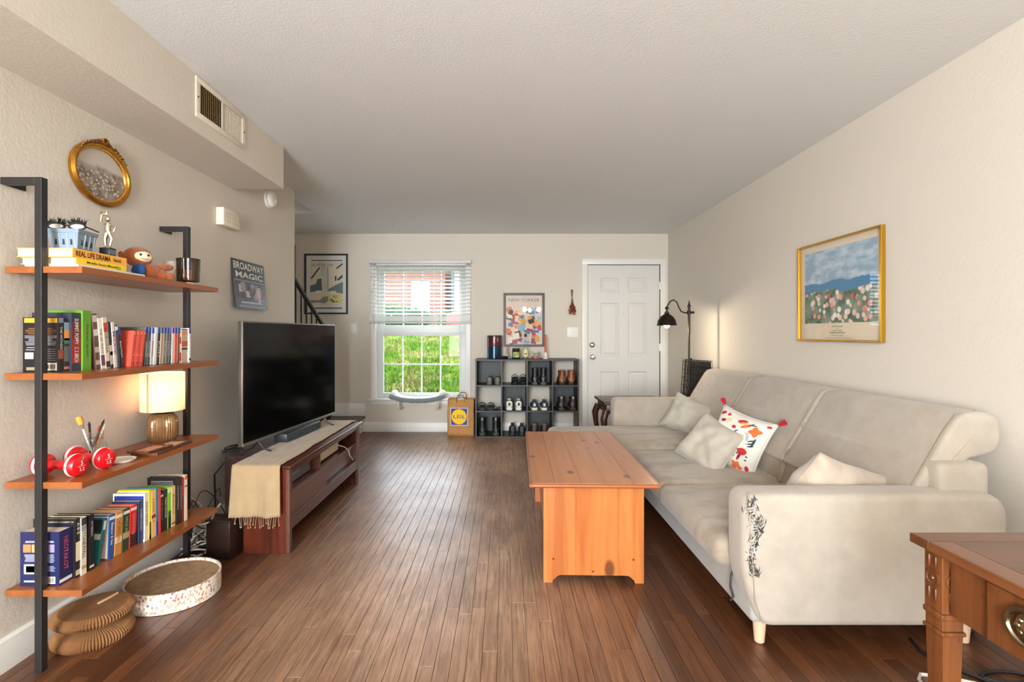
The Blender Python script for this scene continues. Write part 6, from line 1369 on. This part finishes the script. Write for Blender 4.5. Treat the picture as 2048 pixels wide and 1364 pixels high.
# ================================================================== FLOOR LAMP, CRATE, SIDE TABLE
fl_ = thing('floor_lamp', 'dark bronze floor lamp with dome shade and curved arm', 'lamp', (1.752, 4.86, 0)); M_BRZ = P((50, 42, 34), .4, .8)
part(fl_, 'base', MB().lathe([(.12, 0), (.125, .006), (.11, .018), (.03, .026), (.012, .04)], 32), M_BRZ); part(fl_, 'pole', MB().cyl((0, 0, .03), (0, 0, 1.22), .009, n=12).cyl((0, 0, 1.2), (0, 0, 1.46), .011, n=12).lathe([(.012, 1.455), (.016, 1.47), (.008, 1.49), (.006, 1.5), (.002, 1.525)], 14), M_BRZ)
part(fl_, 'clamp', MB().cyl((-.02, 0, 1.41), (.035, 0, 1.41), .010, n=10).ell((.04, 0, 1.41), .012, 10, 8).cyl((0, 0, 1.39), (0, 0, 1.43), .017, n=12), M_BRZ)
d = Vector((-.205, .02, 0))
part(fl_, 'curved_arm', MB().tube([(0, 0, 1.408), (d.x * .2, d.y * .2, 1.406), (d.x * .36, d.y * .36, 1.42), (d.x * .46, d.y * .46, 1.46), (d.x * .56, d.y * .56, 1.51), (d.x * .7, d.y * .7, 1.53), (d.x * .85, d.y * .85, 1.515), (d.x * .97, d.y * .97, 1.475), (d.x * 1.02, d.y * 1.02, 1.45)], .0065, 10), M_BRZ)
part(fl_, 'swivel', MB().ell((d.x, d.y, 1.452), .017, 12, 8).cyl((d.x, d.y, 1.45), (d.x, d.y, 1.40), .008, n=10).lathe([(.016, 1.385), (.022, 1.395), (.022, 1.41), (.012, 1.42)], 16, (d.x, d.y, 0)), M_BRZ)
part(fl_, 'shade', MB().lathe([(.014, 1.4), (.03, 1.392), (.06, 1.37), (.082, 1.335), (.092, 1.29), (.0945, 1.286), (.0905, 1.288), (.08, 1.333), (.058, 1.366), (.028, 1.388), (.012, 1.395)], 36, (d.x, d.y, 0)), M_BRZ, 50)
part(fl_, 'bulb', MB().ell((d.x, d.y, 1.295), (.029, .029, .034), 16, 12), emit('floor_lamp_bulb', (255, 226, 180), 25))
l_ = light('floor_lamp_light', 'POINT', 6, (d.x, d.y, 1.25), col=(1, .85, .64), shadow_soft_size=.02); l_.parent = fl_
ck = thing('wire_crate', 'folded black wire dog crate standing behind the sofa arm', 'crate', (1.85, 4.98, 0), math.radians(8))
CR = Euler((0, math.radians(4), 0)).to_matrix().to_4x4()
for k, y in enumerate((-.035, 0, .03)):
    cw_ = MB(CR); x0, x1, z0, z1 = -.15, .14, .0, .95
    for i in range(11): x = x0 + (x1 - x0) * i / 10; cw_.cyl((x, y, z0), (x, y, z1), .0028 if 0 < i < 10 else .004, n=5)
    for j in range(15): z = z0 + (z1 - z0) * j / 14; cw_.cyl((x0, y + .004, z), (x1, y + .004, z), .003, n=5)
    part(ck, 'wire_panel', cw_, P((40, 38, 36), .45, .6))
part(ck, 'plastic_tray', MB(CR).box(-.11, .13, .012, .022, .02, .94, .003), P((46, 40, 38), .5))
sdw = MB(CR)
for x in (-.15, -.175, -.2):
    sdw.cyl((x, -.03, 0), (x, -.03, .95), .004, n=6)
for j in range(13): sdw.cyl((-.2, -.03, .03 + .075 * j), (-.15, -.03, .03 + .075 * j), .003, n=5)
part(ck, 'side_panel', sdw, P((50, 44, 38), .45, .6)); part(ck, 'latch', MB(CR).box(-.135, -.115, -.045, -.035, .95, .965, .002).box(.1, .12, -.045, -.035, .95, .965, .002), P((34, 30, 28), .5))
st_ = thing('side_table', 'dark carved wooden side table behind the chaise', 'side table', (1.28, 5.2, 0))
M_ST = wood('dark_table', (84, 50, 32), (56, 30, 18), 'x', .35)
part(st_, 'top', MB().cushion(-.32, .32, -.28, .28, .52, .545, .008), M_ST); part(st_, 'apron', MB().box(-.29, .29, -.24, .24, .43, .52, .003), M_ST)
for sx_ in (-1, 1):
    for sy_ in (-1, 1): part(st_, 'cabriole_leg', MB().tube([(sx_ * .29, sy_ * .22, .46), (sx_ * .318, sy_ * .24, .38), (sx_ * .31, sy_ * .235, .28), (sx_ * .285, sy_ * .215, .14), (sx_ * .295, sy_ * .225, .03), (sx_ * .31, sy_ * .235, .012)], [.035, .034, .026, .017, .016, .02], 12), M_ST, 60)
part(st_, 'drawer_pull', MB().ell((-.316, -.15, .475), (.006, .012, .01), 10, 6), M_NICK)
# ================================================================== DINING END BEHIND THE CAMERA
chd = thing('pendant_lamp', 'three globe ceiling lamp over the dining end', 'lamp', (.72, -1.3, ZC)); part(chd, 'canopy', MB().lathe([(.07, 0), (.065, -.02), (.02, -.03)], 24), M_BRZ); part(chd, 'stem', MB().cyl((0, 0, -.02), (0, 0, -.55), .008, n=10), M_BRZ)
for k in range(3):
    a = 2.1 * k + .4; c = (.22 * math.cos(a), .22 * math.sin(a), -.58); part(chd, 'arm', MB().cyl((0, 0, -.54), c, .007, n=8), M_BRZ); part(chd, 'globe', MB().ell(c, .06, 20, 14), emit('globe', (255, 248, 238), 100), 180)
bush('garden_bush', 'leafy green bush beyond the dining end window', (1.3, -6.5, -.2), (1.6, .7, 1.3), (84, 130, 60), 9, 1500, .2)
struct('ground_rear', MB().box(-8, 8, -14, YR - .13, -.3, -.15), P((96, 104, 70), .9))
